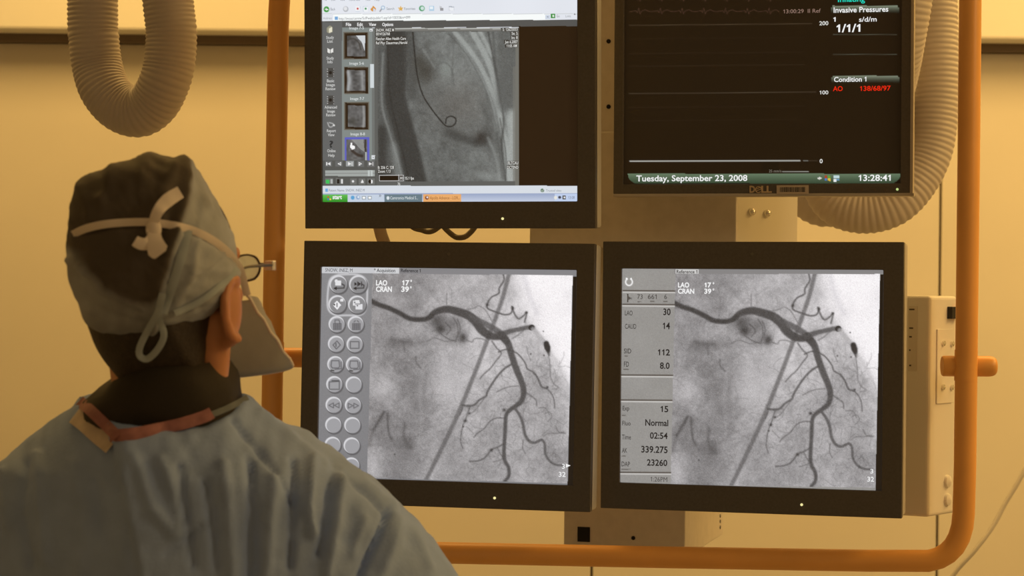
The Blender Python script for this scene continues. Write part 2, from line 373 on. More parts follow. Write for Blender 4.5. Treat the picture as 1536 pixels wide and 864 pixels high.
def angiogram(X, Y):                                  # X, Y in the frame of the lower left picture
    R = Ras(X, Y, 0.)
    # distance to the bright lung border
    bx = np.interp(Y, [400, 428, 444, 475, 500, 525, 562, 600, 640, 740], [770, 778, 784, 797, 808, 824, 848, 868, 888, 940])
    lung = 1 / (1 + np.exp(-(X - bx) / 5.)); halo = np.exp(-np.clip(bx - X, 0, None) / 38.) * .62
    up = np.exp(-((X - 735) / 60.) ** 2 - ((Y - 520) / 75.) ** 2)
    base = 158 - 20 * np.exp(-((X - 600) / 45.) ** 2) * (Y > 400) + 34 * up + 62 * halo
    base += 12 * vnoise(X, Y, 46, 1) + 13 * vnoise(X, Y, 19, 2) + 9 * vnoise(X, Y, 9, 3) + 8 * vnoise(X, Y, 4, 4) + 6 * vnoise(X, Y, 2.2, 5)
    base -= np.clip((Y - 600) / 130, 0, 1) * 5
    R.c[:] = base[:, None]
    for x, y, rx, ry, v, a in ((577, 577, 20, 24, 200, .6), (665, 575, 34, 26, 200, .6), (588, 452, 16, 22, 190, .5), (640, 560, 18, 30, 120, .35), (620, 600, 14, 60, 112, .4), (560, 700, 12, 18, 195, .7),
                               (605, 690, 24, 34, 122, .5), (575, 500, 20, 16, 140, .4), (600, 515, 26, 8, 104, .6), (625, 420, 40, 14, 132, .5), (690, 425, 30, 12, 185, .4), (700, 545, 30, 22, 195, .4), (720, 497, 22, 14, 210, .5),
                               (577, 660, 18, 12, 118, .5), (612, 666, 10, 10, 92, .6), (600, 640, 40, 5, 118, .4), (760, 440, 20, 20, 172, .5), (690, 690, 40, 30, 168, .4), (800, 650, 50, 60, 172, .4)):
        R.blob(x, y, rx, ry, (v,) * 3, a)
    R.c = R.c * (1 - lung[:, None]) + (246 - 10 * np.clip(vnoise(X, Y, 26, 8), 0, 1) - np.clip(415 - Y + (X - 800) * .2, 0, 60) * .3)[:, None] * lung[:, None]
    R.line([(786, 411), (793, 440), (806, 470)], 6, (205, 205, 208), .5, 3)
    d = lambda pts, w, v, a=1., soft=1.: R.line(pts, w, (v,) * 3, a, soft)
    # anatomical smudges
    for pts, w, v, a, so in (([(576, 618), (568, 632), (560, 645)], 3.5, 78, .8, 1.6), ([(581, 620), (582, 640), (584, 652), (588, 660)], 3, 84, .8, 1.4), ([(607, 635), (606, 655), (612, 668), (617, 672)], 4, 88, .7, 2),
                             ([(587, 509), (600, 512), (616, 513)], 5, 92, .7, 3), ([(605, 513), (607, 527)], 2.5, 96, .7, 1.5), ([(593, 512), (588, 520)], 2.5, 100, .6, 1.5), ([(624, 535), (624, 543), (631, 552)], 2, 92, .7, 1.2),
                             ([(640, 560), (636, 600), (641, 640)], 5, 118, .5, 3), ([(565, 415), (560, 440)], 2, 110, .5, 1.5), ([(622, 430), (625, 455), (621, 478)], 1.5, 118, .5, 1), ([(558, 650), (552, 668)], 6, 95, .6, 3),
                             ([(598, 560), (612, 556), (626, 548)], 2, 128, .5, 1.5), ([(556, 668), (600, 658), (640, 652)], 1.5, 118, .4, 1.2)):
        d(pts, w, v, a, so)
    # fine vessel fuzz
    r2 = np.random.default_rng(21)
    for k in range(120):
        x, y = r2.uniform(700, 848), r2.uniform(545, 718); a = r2.uniform(0, 6.28); pts = [(x, y)]
        for j in range(4): a += r2.normal(0, .7); x += 6 * math.cos(a); y += 6 * math.sin(a); pts.append((x, y))
        d(pts, .7, 108, .42, .7)
    for k in range(60):
        x, y = r2.uniform(560, 700), r2.uniform(420, 700); a = r2.uniform(0, 6.28); pts = [(x, y)]
        for j in range(4): a += r2.normal(0, .6); x += 6 * math.cos(a); y += 6 * math.sin(a); pts.append((x, y))
        d(pts, .8, 115, .35, .9)
    # straight wire
    d([(764, 408), (756, 440), (747, 467), (730, 513), (712, 560), (687, 621), (662, 674), (637, 724)], 6.2, 92, .72, 1.2)
    # fine branches
    fine = [([(754, 409), (756, 420), (749, 432), (748, 440), (737, 446), (731, 456), (732, 463), (744, 468), (757, 472), (766, 470), (769, 463), (768, 460)], 2.4, 88),
            ([(769, 464), (773, 473), (778, 478), (786, 473), (790, 469), (787, 483)], 2.4, 92), ([(670, 440), (670, 457)], 1.2, 118), ([(702, 464), (712, 462), (718, 459), (728, 465), (738, 482)], 1.3, 120),
            ([(738, 512), (745, 522), (752, 530), (745, 540), (736, 552), (727, 560), (720, 568)], 2, 105), ([(748, 528), (760, 524), (772, 528), (780, 534), (788, 545), (791, 553), (802, 560), (809, 572), (813, 580), (820, 583)], 2.1, 92),
            ([(768, 546), (758, 552), (748, 562), (738, 576), (731, 588), (729, 594), (719, 600), (712, 607), (705, 609), (694, 608)], (3.0), 88), ([(705, 609), (702, 618), (698, 630), (694, 640), (691, 660), (694, 672)], 1.4, 96),
            ([(729, 594), (720, 606), (712, 616), (702, 622)], 1.2, 112), ([(694, 612), (690, 622)], 1.8, 92), ([(778, 579), (765, 580), (755, 583), (745, 588)], 1.3, 108), ([(788, 588), (798, 595), (804, 600), (805, 608)], 1.8, 104),
            ([(800, 560), (806, 566), (811, 579), (820, 583), (827, 590), (831, 600), (832, 612)], 1.7, 98), ([(823, 532), (825, 550), (826, 566), (831, 576), (838, 582), (829, 584)], 1.9, 128), ([(756, 627), (745, 627), (735, 632), (726, 643), (716, 650), (711, 656)], 1.6, 100),
            ([(755, 666), (746, 671), (737, 675), (728, 686), (718, 691), (705, 692)], 2, 92), ([(746, 671), (750, 680), (755, 687)], 1.5, 104), ([(740, 693), (750, 690), (757, 686)], 1.3, 108), ([(785, 660), (784, 672), (788, 680)], 1.4, 106),
            ([(815, 655), (823, 650), (835, 650), (846, 648)], 1.2, 110), ([(818, 620), (824, 618), (828, 625), (822, 632)], 1.2, 112), ([(808, 612), (818, 612), (824, 622)], 1.2, 112), ([(834, 640), (838, 648), (848, 650)], 1.3, 104),
            ([(826, 683), (832, 680), (834, 686)], 1.2, 112), ([(710, 650), (700, 640)], 1, 120), ([(700, 510), (708, 513), (712, 508), (722, 508), (730, 511)], 1.4, 118), ([(640, 512), (652, 507), (668, 512), (682, 510)], 1.3, 112),
            ([(790, 520), (792, 530), (796, 540)], 1.1, 130), ([(768, 508), (778, 502), (786, 494)], 2, 128)]
    for pts, w, v in fine: d(pts, w, v, .85, .8)
    for x, y, r in ((698, 631, 2.2), (695, 640, 1.4), (704, 620, 1.5), (737, 675, 2.2), (756.5, 615, 2.4), (769, 462, 2.3), (731, 457, 2.2), (789.5, 469, 2), (796, 531, 1.2), (816, 533, 1.2), (815, 497, 1.0), (821, 581, 1.8), (592, 681.5, 1.1)):
        R.blob(x, y, r, r, (62,) * 3, .9)
    # contrast pool under the root
    for x, y, rx, ry, v, a in ((656, 481, 13, 12, 82, .95), (661, 493, 8, 7, 58, .95), (677, 487, 14, 12, 108, .8), (694, 507, 7, 8, 66, .95), (684, 505, 9, 7, 108, .6), (676, 512, 10, 6, 122, .5)):
        R.blob(x, y, rx, ry, (v,) * 3, a)
    for pts in ([(680, 477), (686, 487), (687, 500), (684, 510)], [(686, 479), (690, 490), (689, 500)], [(660, 500), (672, 508), (684, 512)], [(668, 484), (676, 493), (670, 502)]): d(pts, 1.6, 82, .7, .9)
    # main arteries
    d([(556, 451), (568, 457), (583, 462), (600, 470), (614, 477.5), (628, 479.5), (640, 478), (648, 473)], 7, 62, .95, 1.2)
    d([(644, 477, 5), (650, 470, 8), (660, 465.5, 10), (673, 464, 11), (690, 468.5, 12), (702, 473, 13), (713, 482, 13), (722, 494, 13), (733, 502.5, 12), (744, 505, 10), (753, 503, 10)], 11, 68, .92, 1.2)
    d([(706, 473, 6), (716, 480, 9), (730, 487, 9), (742, 494, 9), (752, 502, 10), (760, 512, 10)], 9, 88, .85, 1.2)
    d([(752, 503, 12), (762, 515, 10), (768, 535, 9.5), (775, 555, 9.5), (782, 572, 9), (785.5, 586, 8.5), (783, 600, 7.5), (775, 608, 6.5), (765, 615, 6), (759, 624, 5.5), (757.5, 650, 5.5), (756, 675, 5.5), (757, 690, 5.5), (763, 702, 5), (763, 714, 4.8), (757, 722, 4.5)], 9, 74, .9, 1.1)
    R.blob(752, 503, 6, 5, (48,) * 3, .8)
    d([(750, 503, 9), (762, 498, 7.5), (776, 494.5, 6.5), (790, 491.5, 6.5), (798, 491, 8)], 8, 82, .85, 1.1)
    R.blob(797.5, 491.5, 4.6, 4.4, (46,) * 3, .95, 0, True)
    d([(800, 494), (809, 505), (818, 516)], 7.5, 172, .8, 1.4)
    d([(819.5, 515.5, 8), (821, 521, 9), (823, 528, 5), (824, 532, 3)], 8, 44, .95, 1.0)
    d([(826, 531), (838, 550), (848, 572), (853, 590)], 6, 196, .7, 1.8)
    d([(772, 612, 3.6), (779, 622, 4.2), (784, 634, 4.4), (787, 650, 4.4), (793, 661, 4.2), (802, 664, 3.8), (812, 660, 3.8), (817, 666, 3.6), (818, 680, 3.4), (824, 691, 3.2), (834, 697, 3), (846, 698, 3)], 4, 84, .88, 1.)
    g = np.random.default_rng(5).normal(0, 8, len(X)); R.c += g[:, None]
    R.c *= np.array([1., .985, .995]); return R.c

LLc = [(559, 409.5), (859, 411.5), (851, 725), (550.5, 717)]; LRc = [(1013, 411), (1320, 411), (1313, 731.5), (1006, 727)]
def bilin_inv(X, Y, c):
    c = np.array(c, float); u = np.full(len(X), .5); v = np.full(len(X), .5)
    for _ in range(6):
        x = (c[0, 0] * (1 - u) + c[1, 0] * u) * (1 - v) + (c[3, 0] * (1 - u) + c[2, 0] * u) * v; y = (c[0, 1] * (1 - u) + c[1, 1] * u) * (1 - v) + (c[3, 1] * (1 - u) + c[2, 1] * u) * v
        w = c[1, 0] - c[0, 0]; h = c[3, 1] - c[0, 1]; sx = (c[3, 0] - c[0, 0]); sy = (c[1, 1] - c[0, 1])
        ex, ey = X - x, Y - y; u = u + (ex - sx * ey / h) / w; v = v + (ey - sy * ex / w) / h
    return u, v
def bilin(u, v, c):
    c = np.array(c, float)
    return (c[0, 0] * (1 - u) + c[1, 0] * u) * (1 - v) + (c[3, 0] * (1 - u) + c[2, 0] * u) * v, (c[0, 1] * (1 - u) + c[1, 1] * u) * (1 - v) + (c[3, 1] * (1 - u) + c[2, 1] * u) * v
def put_angio(R, corners):
    u, v = bilin_inv(R.X, R.Y, corners); i = np.nonzero((u >= 0) & (u <= 1) & (v >= 0) & (v <= 1))[0]
    x, y = bilin(u[i], v[i], LLc); R.c[i] = angiogram(x, y)

# --- lower left: acquisition screen with round buttons
BTN = [(508, 427), (537.5, 427), (506.5, 457), (536, 457.5), (505.5, 487), (534, 487), (504.5, 516.5), (532.5, 517), (503.5, 547), (531.5, 547.5), (502, 577), (531, 577.5), (501, 608), (530, 608.5), (500.5, 638), (529, 638.5), (499.5, 668), (528, 669), (499, 699), (527.5, 699)]
def func_LL(X, Y):
    R = Ras(X, Y, (130, 130, 133)); R.c += (np.random.default_rng(3).normal(0, 2.5, len(X)))[:, None]
    R.c += (np.clip((560 - Y) / 150, -1, 1) * 5)[:, None]
    put_angio(R, LLc)
    sk = (X - 484) * .0095                            # strip follows the top edge
    i = np.nonzero((Y < 409.5 + sk) & (X < 562))[0]; R.c[i] = (198, 199, 203)
    i = np.nonzero((Y < 409.5 + sk) & (X >= 562) & (X < 599))[0]; R.c[i] = (206, 207, 210)
    i = np.nonzero((Y < 409.5 + sk) & (X >= 599))[0]; R.c[i] = (132, 131, 134)
    i = np.nonzero((Y > 411 + sk) & (X > 859.5 - (Y - 411) * .0255))[0]; R.c[i] = (30, 24, 18)
    # group outline of the first four buttons
    for a in range(2):
        R.line([(508, 412 + a * .1), (536, 412), (549, 420), (551, 436), (549, 462), (541, 472), (521, 473), (502, 472), (492, 462), (492, 436), (496, 418), (508, 412)], 2.2, (196, 196, 200), .9, .8)
    for k, (x, y) in enumerate(BTN):
        r = 13.2 if k < 4 else 12
        R.blob(x + .9, y + 1.3, r + .6, r + .6, (92, 92, 95), .9, 0, True); R.blob(x - .7, y - 1.0, r, r, (214, 214, 218), 1, 0, True)
        R.blob(x + .3, y + .4, r - 1.2, r - 1.2, (158, 158, 162) if k >= 4 else (138, 138, 141), 1, 0, True)
    ink = (66, 66, 70); wt = (225, 225, 228)
    L = lambda pts, w=1.1, c=ink, s=False: R.line(pts, w, c, .95, .6, s)
    for (x, y) in (BTN[0], BTN[1]):
        L([(x + 5, y - 1), (x + 8.5, y + 1), (x + 8, y + 5), (x - 6, y + 5.5)], 1.4, (45, 45, 48)); R.poly([(x - 8, y + 5.5), (x - 3, y + 3), (x - 3, y + 8)], (45, 45, 48))
    x, y = BTN[0]; R.rect(x - 5.5, y - 6, x + 3.5, y + 1.5, wt); R.rect(x - 5.5, y - 7.5, x - 1.5, y - 5.5, wt)
    x, y = BTN[1]
    for dx in (-6, 0): R.poly([(x + dx, y - 4), (x + dx, y + 2), (x + dx + 4, y - 1)], (45, 45, 48)); L([(x + dx + 4.8, y - 4), (x + dx + 4.8, y + 2)], 1.2, (45, 45, 48))
    x, y = BTN[2]; R.poly([(x - 1, y - 6.5), (x + 5.5, y + .5), (x - 1, y + 7.5), (x - 7, y + .5)], (235, 235, 238)); R.rect(x + 3.5, y - 8.5, x + 8.5, y - 4.5, wt); R.blob(x - 5, y, 1.2, 1.2, (40,) * 3, 1, 0, True); L([(x - 1, y - 2), (x - 1, y + 3)], 1.2)
    x, y = BTN[3]; R.rect(x - 6.5, y - 7, x + 3.5, y + .5, wt); R.rect(x - 3, y - 1.5, x + 8, y + 7, (222, 222, 226)); R.blob(x - 4, y - 4, 1, 1, ink, 1, 0, True); R.blob(x, y + 1, 1, 1, ink, 1, 0, True); L([(x - 3, y - 1.5), (x + 4, y - 1.5)], .8)
    for k in (4, 5):
        x, y = BTN[k]
        for j in range(5): L([(x - 5, y - 1.5 + j * 2.2), (x + 6, y - 1.5 + j * 2.2)], .6); L([(x - 5 + j * 2.75, y - 1.5), (x - 5 + j * 2.75, y + 7.3)], .6)
    x, y = BTN[4]; L([(x - 3, y - 3), (x - 3, y - 7), (x + 3, y - 7), (x + 4, y - 4), (x + 4, y - 2)], .8)
    x, y = BTN[5]; L([(x - 3, y - 4), (x - 1, y - 6)], .8); L([(x + 2, y - 6), (x + 4, y - 4)], .8)
    x, y = BTN[6]; L([(x - 5, y + 1), (x + 1, y - 5), (x + 6, y + 1), (x, y + 7), (x - 5, y + 1)], .9); L([(x - .5, y - 1), (x - .5, y + 3)], 1.2)
    x, y = BTN[7]; L([(x - 7, y - 4.5), (x + 6, y - 4.5), (x + 6, y + 5.5), (x - 7, y + 5.5), (x - 7, y - 4.5)], .9)
    for k in (8, 9):
        x, y = BTN[k]; L([(x - 6, y - 6), (x + 5, y - 6), (x + 6, y + 3), (x + 4, y + 5), (x - 5, y + 5), (x - 7, y + 2), (x - 6, y - 6)], .9); L([(x + 8, y - 4), (x + 8.5, y + 6), (x - 1, y + 7)], .9); L([(x - 7, y + 8.5), (x - 3, y + 9)], 1.6, (40,) * 3)
    x, y = BTN[10]; L([(x - 8, y - 4), (x - 8, y + 7), (x + 7, y + 7), (x + 7, y - 5), (x - 8, y - 4)], .9); L([(x - 4, y - 6), (x + 6, y - 6)], 1.4)
    for k, sgn in ((12, -1), (13, 1)):
        x, y = BTN[k]
        for o_ in (-4.2, 4.2): L([(x + o_ - 3.4 * sgn, y - 3.5), (x + o_ + 3.6 * sgn, y), (x + o_ - 3.4 * sgn, y + 3.8), (x + o_ - 3.4 * sgn, y - 3.5)], .8)
    return R.c
# --- lower right: reference screen with dose panel
def func_LR(X, Y):
    R = Ras(X, Y, (148, 146, 143)); R.c += (np.random.default_rng(13).normal(0, 4, len(X)))[:, None]
    R.c += (vnoise(X, Y, 30, 31) * 3)[:, None]
    put_angio(R, LRc)
    i = np.nonzero((Y < 411) & (X > 1012))[0]; R.c[i] = (133, 131, 131)
    R.rect(1013.5, 404, 1048, 410.5, (202, 201, 200))
    i = np.nonzero((Y > 411.2) & (X > 1320.3 - (Y - 411) * .022))[0]; R.c[i] = (30, 24, 18)
    for y, xe in ((436, 1012), (456.5, 1011.5), (562.5, 1009), (600, 1008), (708.5, 1006)):
        xl = 935.5 - (y - 404) * .024
        R.line([(xl, y), (xe, y + .6)], 1.5, (52, 44, 38), .95, .6, False); R.line([(xl, y + 2.2), (xe, y + 2.8)], 1.6, (212, 210, 207), .95, .6, False)
    a = [(943.5 + 5 * math.cos(t), 423 + 5.2 * math.sin(t)) for t in np.linspace(-math.pi * .33, math.pi * 1.33, 14)]
    R.line(a, 2, (245, 245, 245), 1, .6); R.rect(939, 416.8, 941.2, 419.6, (245,) * 3); R.rect(946, 416.8, 948, 419.6, (245,) * 3)
    R.rect(940.5, 441, 942.3, 453, (50, 44, 40)); R.poly([(942, 444), (948, 447.5), (942, 450)], (84, 80, 76)); R.rect(946.5, 446, 948.2, 449, (120,) * 3)
    for (x0, x1, y) in ((956, 962, 451.5), (975, 982, 451.5), (995, 1001, 451.5), (936.5, 942, 533), (935, 943, 553.5), (933, 939, 622), (932, 939, 683.5), (931.5, 946, 703)): R.rect(x0, y, x1, y + 1.6, (88, 84, 80), .75)
    return R.c
# --- upper left: browser with viewer
def func_UL(X, Y):
    R = Ras(X, Y, (226, 230, 238))
    R.c += (vnoise(X, Y, 60, 17) * 3)[:, None]
    R.rect(470, -40, 880, -4, (225, 230, 245)); R.vgrad(470, -40, 880, -7, (20, 90, 230), (60, 130, 245))
    R.rect(470, 20.4, 880, 21.2, (200, 204, 206)); sl = -(X - 484) * .005
    i = np.nonzero((Y > 21.2) & (Y < 31.5 + sl) & (X > 500) & (X < 825))[0]; R.c[i] = (246, 250, 250)
    R.rect(818, 22, 825, 29, (205, 214, 228)); R.rect(820, 24.5, 823, 26, (90, 90, 100))
    i = np.nonzero((Y > 31.5 + sl) & (Y < 42 + sl))[0]; R.c[i] = (82, 83, 82)
    R.rect(480, 33, 513, 278.5, (98, 100, 100)); R.c[R._in(513, 41.5, 558, 241)] = (128, 136, 134)
    i = R._in(558, 42, 566, 279); R.c[i] = (110, 114, 112)
    # viewer area
    i = np.nonzero((Y > 41 + sl) & (Y < 278.6) & (X > 778.5))[0]; R.c[i] = (34, 21, 10)
    R.rect(562, 41.5, 778.5, 278.6, (92, 94, 92)); R.rect(592, 42, 751, 43.6, (180, 182, 178)); R.rect(592, 43.6, 751, 46.5, (118, 118, 114))
    i = R._in(567, 47.5, 773, 272)
    v = Ras(X[i], Y[i], 0.); x, y = v.X, v.Y
    q = lambda p: [(555 + a * .2953, 30 + b * .2953, *r) for a, b, *r in p]
    b = 98 + 26 * np.exp(-((x - 690) / 45) ** 2 - ((y - 90) / 60) ** 2) + 14 * np.clip((x - 640) / 130, 0, 1) + 9 * vnoise(x, y, 18, 41) + 8 * vnoise(x, y, 7, 42) + 6 * vnoise(x, y, 3, 43)
    v.c[:] = b[:, None] * np.array([.97, 1., .985])
    g = lambda p, w, val, a, so: v.line(q(p), w * .2953, np.array([.97, 1, .985]) * val, a, so)
    g([(60, 60), (62, 200), (58, 420), (90, 600), (130, 820)], 90, 82, .8, 6)
    g([(135, 60), (135, 250), (128, 390), (165, 540), (205, 690), (235, 830)], 105, 56, .92, 2.2)
    g([(205, 60), (205, 200), (215, 370)], 55, 78, .7, 4); g([(60, 560), (60, 820)], 46, 54, .9, 4)
    g([(66, 170), (60, 420), (100, 575), (135, 690), (160, 790)], 9, 135, .8, 1.5); g([(90, 60), (92, 250), (105, 400), (150, 600), (200, 820)], 5, 40, .6, 1)
    g([(120, 640), (140, 780)], 26, 140, .7, 4)
    v.blob(*q([(278, 262)])[0], 15, 19, (62, 62, 58), .85); v.blob(*q([(250, 210)])[0], 8, 12, (62, 62, 58), .7)
    v.blob(*q([(450, 430)])[0], 40, 36, (100, 98, 94), .6); v.blob(*q([(385, 250)])[0], 9, 12, (132, 138, 134), .8); v.blob(*q([(285, 130)])[0], 4, 5, (90, 92, 90), .8)
    g([(400, 570), (470, 600), (540, 620), (585, 600)], 42, 62, .75, 4); v.blob(*q([(568, 596)])[0], 11, 10, (46, 44, 42), .8); g([(590, 600), (600, 520), (575, 430)], 26, 80, .6, 5)
    g([(330, 240), (375, 215), (415, 250), (425, 330)], 5, 84, .6, 1.2); g([(270, 150), (330, 245)], 6, 138, .6, 1.5)
    g([(300, 540), (330, 600), (310, 650)], 4, 86, .5, 1.5); g([(250, 470), (290, 480)], 10, 78, .6, 2)
    for p, w, val, a in (([(430, 60), (540, 200), (610, 340), (655, 470), (690, 640), (705, 820)], 24, 165, .8), ([(520, 60), (600, 210), (645, 360), (672, 480)], 30, 166, .8), ([(560, 60), (620, 180)], 20, 170, .7), ([(460, 130), (560, 290), (620, 430), (640, 560)], 14, 152, .7),
                         ([(600, 60), (632, 220), (662, 380), (680, 520), (668, 640), (690, 810)], 8, 62, .8), ([(625, 60), (640, 260), (664, 420)], 14, 78, .6), ([(400, 70), (500, 190), (585, 350), (630, 500), (655, 650), (680, 800)], 7, 84, .7), ([(590, 380), (620, 520), (650, 640), (670, 800)], 6, 92, .6),
                         ([(600, 600), (640, 700), (660, 810)], 14, 142, .6), ([(430, 90), (420, 200), (415, 320)], 5, 86, .5)): g(p, w, val, a, 1.4)
    g([(700, 60), (700, 420)], 110, 92, .75, 5); g([(718, 480), (716, 640), (722, 820)], 46, 172, .85, 4); g([(560, 790), (640, 800)], 36, 150, .6, 4); g([(660, 500), (690, 680), (688, 820)], 4, 66, .7, .9)
    g([(217, 60), (226, 160), (240, 280), (268, 380), (315, 455), (360, 512), (385, 537), (412, 541), (434, 524), (434, 500), (412, 489), (390, 498), (384, 525)], 5.5, 34, .95, .7)
    v.c += np.random.default_rng(6).normal(0, 6, len(x))[:, None]; R.c[i] = v.c
    R.rect(773, 47, 778.4, 278, (112, 112, 106)); R.rect(769.5, 100, 774, 272, (116, 116, 110), .6)
    # thumbnails
    for k, (y0, y1) in enumerate(((48, 89), (100, 141), (153, 195), (206, 240))):
        x0, x1 = 515.3 + k * .6, 552.6 + k * .5
        if k < 3:
            R.rect(x0, y0, x1, y1, (108, 104, 94)); R.rect(x0 + 1.2, y0 + 1.2, x1 - 1.2, y1 - 1.2, (36, 24, 14)); R.frame(x0 + 2.2, y0 + 2.2, x1 - 2.2, y1 - 2.2, .6, (70, 58, 44)); b4 = (x0 + 5, y0 + 5.2, x1 - 5, y1 - 4.5)
        else: R.rect(x0, y0, x1, y1 + 2, (92, 96, 190)); b4 = (x0 + 2.6, y0 + 3, x1 - 3, y1 + 2)
        j = R._in(*b4); R.c[j] = (96 + 16 * vnoise(X[j], Y[j], 7, 50 + k) + 14 * vnoise(X[j], Y[j], 3, 60 + k))[:, None]
        if k == 0: R.poly([(534, 53.5), (547.5, 53.5), (547.5, 78), (543, 64)], (205, 210, 214)); R.line([(521, 60), (530, 58), (538, 64), (541, 74)], 2, (60, 58, 54), .8, .8)
        if k == 1: R.line([(522, 108), (524, 120), (522, 134)], 5, (190, 194, 196), .7, 2); R.line([(543, 108), (544, 134)], 4, (170, 172, 172), .7, 2)
        if k == 2: R.line([(545, 160), (546, 176), (545, 190)], 3, (175, 176, 174), .7, 1.5); R.blob(530, 182, 6, 6, (62, 62, 58), .7)
        if k == 3:
            R.poly([(527, 209), (545, 209), (547, 228), (541, 224)], (150, 152, 150), .8); R.line([(528, 226), (536, 232), (543, 234)], 4, (52, 44, 40), .9, 1); R.rect(547, 209, 549.5, 240, (60, 56, 50)); R.rect(548, 228, 550, 241, (170, 176, 174))
    R.rect(554, 43, 559, 47.5, (226, 228, 230)); R.rect(555, 96, 561, 132, (206, 214, 218)); R.rect(557.5, 233, 562.5, 239, (220, 224, 228)); R.poly([(555.3, 46), (557.7, 46), (556.5, 44.2)], (60,) * 3); R.poly([(558.8, 235), (561.2, 235), (560, 237.2)], (60,) * 3)
    R.poly([(526, 214), (528, 214), (528, 218), (532, 219), (532, 223), (528, 224.5), (525, 221)], (245, 245, 245))
    # side icons
    R.poly([(490, 42), (495, 38), (499, 41), (499, 48), (494, 50), (490, 48)], (150, 148, 128)); R.poly([(493, 43), (498, 40.5), (498.5, 47.5), (493.5, 49.5)], (226, 222, 200))
    R.rect(490, 73, 500, 80, (60, 60, 58)); R.poly([(491, 72.5), (495, 74), (495, 80), (491, 78.5)], (225, 225, 222)); R.poly([(499.5, 72.5), (495.5, 74), (495.5, 80), (499.5, 78.5)], (225, 225, 222))
    for cy in (109, 150):
        R.rect(490.5, cy - 7, 501, cy + 7, (72, 72, 70)); R.blob(495.7, cy, 2.4, 2.4, (26, 26, 26), 1, 0, True)
        for k in range(4): R.rect(490.6, cy - 6 + k * 3.5, 491.8, cy - 4.4 + k * 3.5, (170,) * 3); R.rect(499.8, cy - 6 + k * 3.5, 501, cy - 4.4 + k * 3.5, (170,) * 3)
    R.line([(491.5, 184), (494, 190), (498, 190), (500, 186), (494, 184)], 1.2, (205,) * 3, .9, .6); R.blob(501, 188, 1.4, 1.4, (225,) * 3, 1, 0, True)
    # transport buttons
    R.rect(484, 240.8, 565, 279, (84, 86, 84))
    for k, (x0, x1) in enumerate(((488, 498), (503, 514), (519, 531), (536, 546), (551, 562))): R.rect(x0, 241.5, x1, 250, (102, 104, 104) if k != 2 else (150, 154, 154))
    w_ = (232,) * 3
    R.rect(489.5, 243, 490.8, 248.5, w_); R.poly([(491, 245.7), (496, 243), (496, 248.6)], w_); R.poly([(506, 245.7), (512, 243), (512, 248.6)], w_); R.poly([(508.5, 245.7), (511, 244.6), (511, 246.8)], (110,) * 3)
    R.poly([(522, 243), (522, 248.6), (527, 245.7)], w_); R.rect(527.3, 243, 528.5, 248.6, w_); R.poly([(538, 243), (538, 248.6), (543.5, 245.7)], w_); R.poly([(539, 244.6), (539, 246.8), (541.3, 245.7)], (110,) * 3); R.poly([(553, 243), (553, 248.6), (558, 245.7)], w_); R.rect(558.6, 243, 559.8, 248.6, w_)
    R.rect(488, 255.5, 562, 264.2, (160, 166, 163)); R.rect(488, 259.5, 562, 260.3, (120,) * 3); R.rect(552, 255.5, 559, 264.2, (190, 198, 196)); R.rect(555.3, 256, 556.1, 264, (130,) * 3)
    for x0, x1 in ((488, 500), (504, 515), (525, 535), (538, 548), (551, 562)): R.rect(x0, 267.5, x1, 276.5, (108, 110, 108))
    R.rect(489, 269.5, 494.5, 275, (60, 190, 90)); R.rect(496, 269, 499, 275.5, (176, 180, 178)); R.rect(505, 269, 509, 275.5, (30,) * 3); R.rect(511.5, 269, 514.5, 275.5, (225,) * 3); R.blob(529.5, 272, 1.7, 1.7, (235,) * 3, 1, 0, True)
    R.poly([(541, 274.5), (546, 274.5), (543.5, 269)], (230,) * 3); R.poly([(554, 269), (556.5, 269), (556.5, 275.5), (554, 275.5), (552.5, 272)], (12,) * 3); R.poly([(556.5, 269), (559, 270.5), (559, 274.5), (556.5, 275.5)], (235,) * 3)
    R.rect(569, 263, 605, 271.5, (26, 18, 12)); R.frame(568.5, 262.8, 606, 271.8, .8, (200,) * 3); R.rect(598, 261.5, 598.8, 271.8, (200,) * 3)
    # black plates behind the overlay text
    for r in ((562.5, 42.5, 592, 48), (562.5, 49, 586, 53.6), (562.5, 55, 609.5, 60.5), (562.5, 61, 611.5, 66.8), (752.5, 41.5, 777, 46.8), (766, 47.5, 777, 52.8), (766, 53.5, 777, 59), (756, 60, 777, 65.3), (758, 66.2, 776.5, 71.5), (761, 241.5, 778, 246.8), (760, 247.8, 778, 253.5), (566, 249, 592, 253.8), (566, 255.5, 587, 259.8)): R.rect(*r, (48, 46, 42), .75)
    # toolbar icons
    R.blob(489.7, 14, 4.2, 4.4, (58, 150, 62), 1, 0, True); R.poly([(487.2, 14), (490, 11.6), (490, 16.4)], w_); R.rect(489.5, 13.2, 492.2, 14.8, w_); R.blob(518.6, 13.6, 4, 4.2, (176, 180, 186), 1, 0, True); R.blob(518.2, 13, 2.8, 3, (226, 228, 232), 1, 0, True)
    for x, c in ((536.5, (200, 70, 70)), (548.5, (60, 140, 90))): R.rect(x - 3.6, 9, x + 3.6, 17.6, (196, 208, 222)); R.rect(x - 3, 9.6, x + 3, 17, (240, 243, 246)); R.blob(x, 13, 1.5, 1.5, c, 1, 0, True)
    R.poly([(555.5, 13.5), (560, 8.6), (564, 13), (563, 17.5), (557, 16.5)], (214, 150, 70)); R.poly([(560, 12), (563.5, 14), (562, 17.5), (559.5, 17)], (210, 220, 236))
    R.blob(574.5, 11.5, 3, 3, (150, 178, 206), 1, 0, True); R.blob(574.5, 11.5, 2, 2, (226, 236, 244), 1, 0, True); R.line([(572, 14), (570, 17)], 1.4, (120, 120, 126), .9, .5)
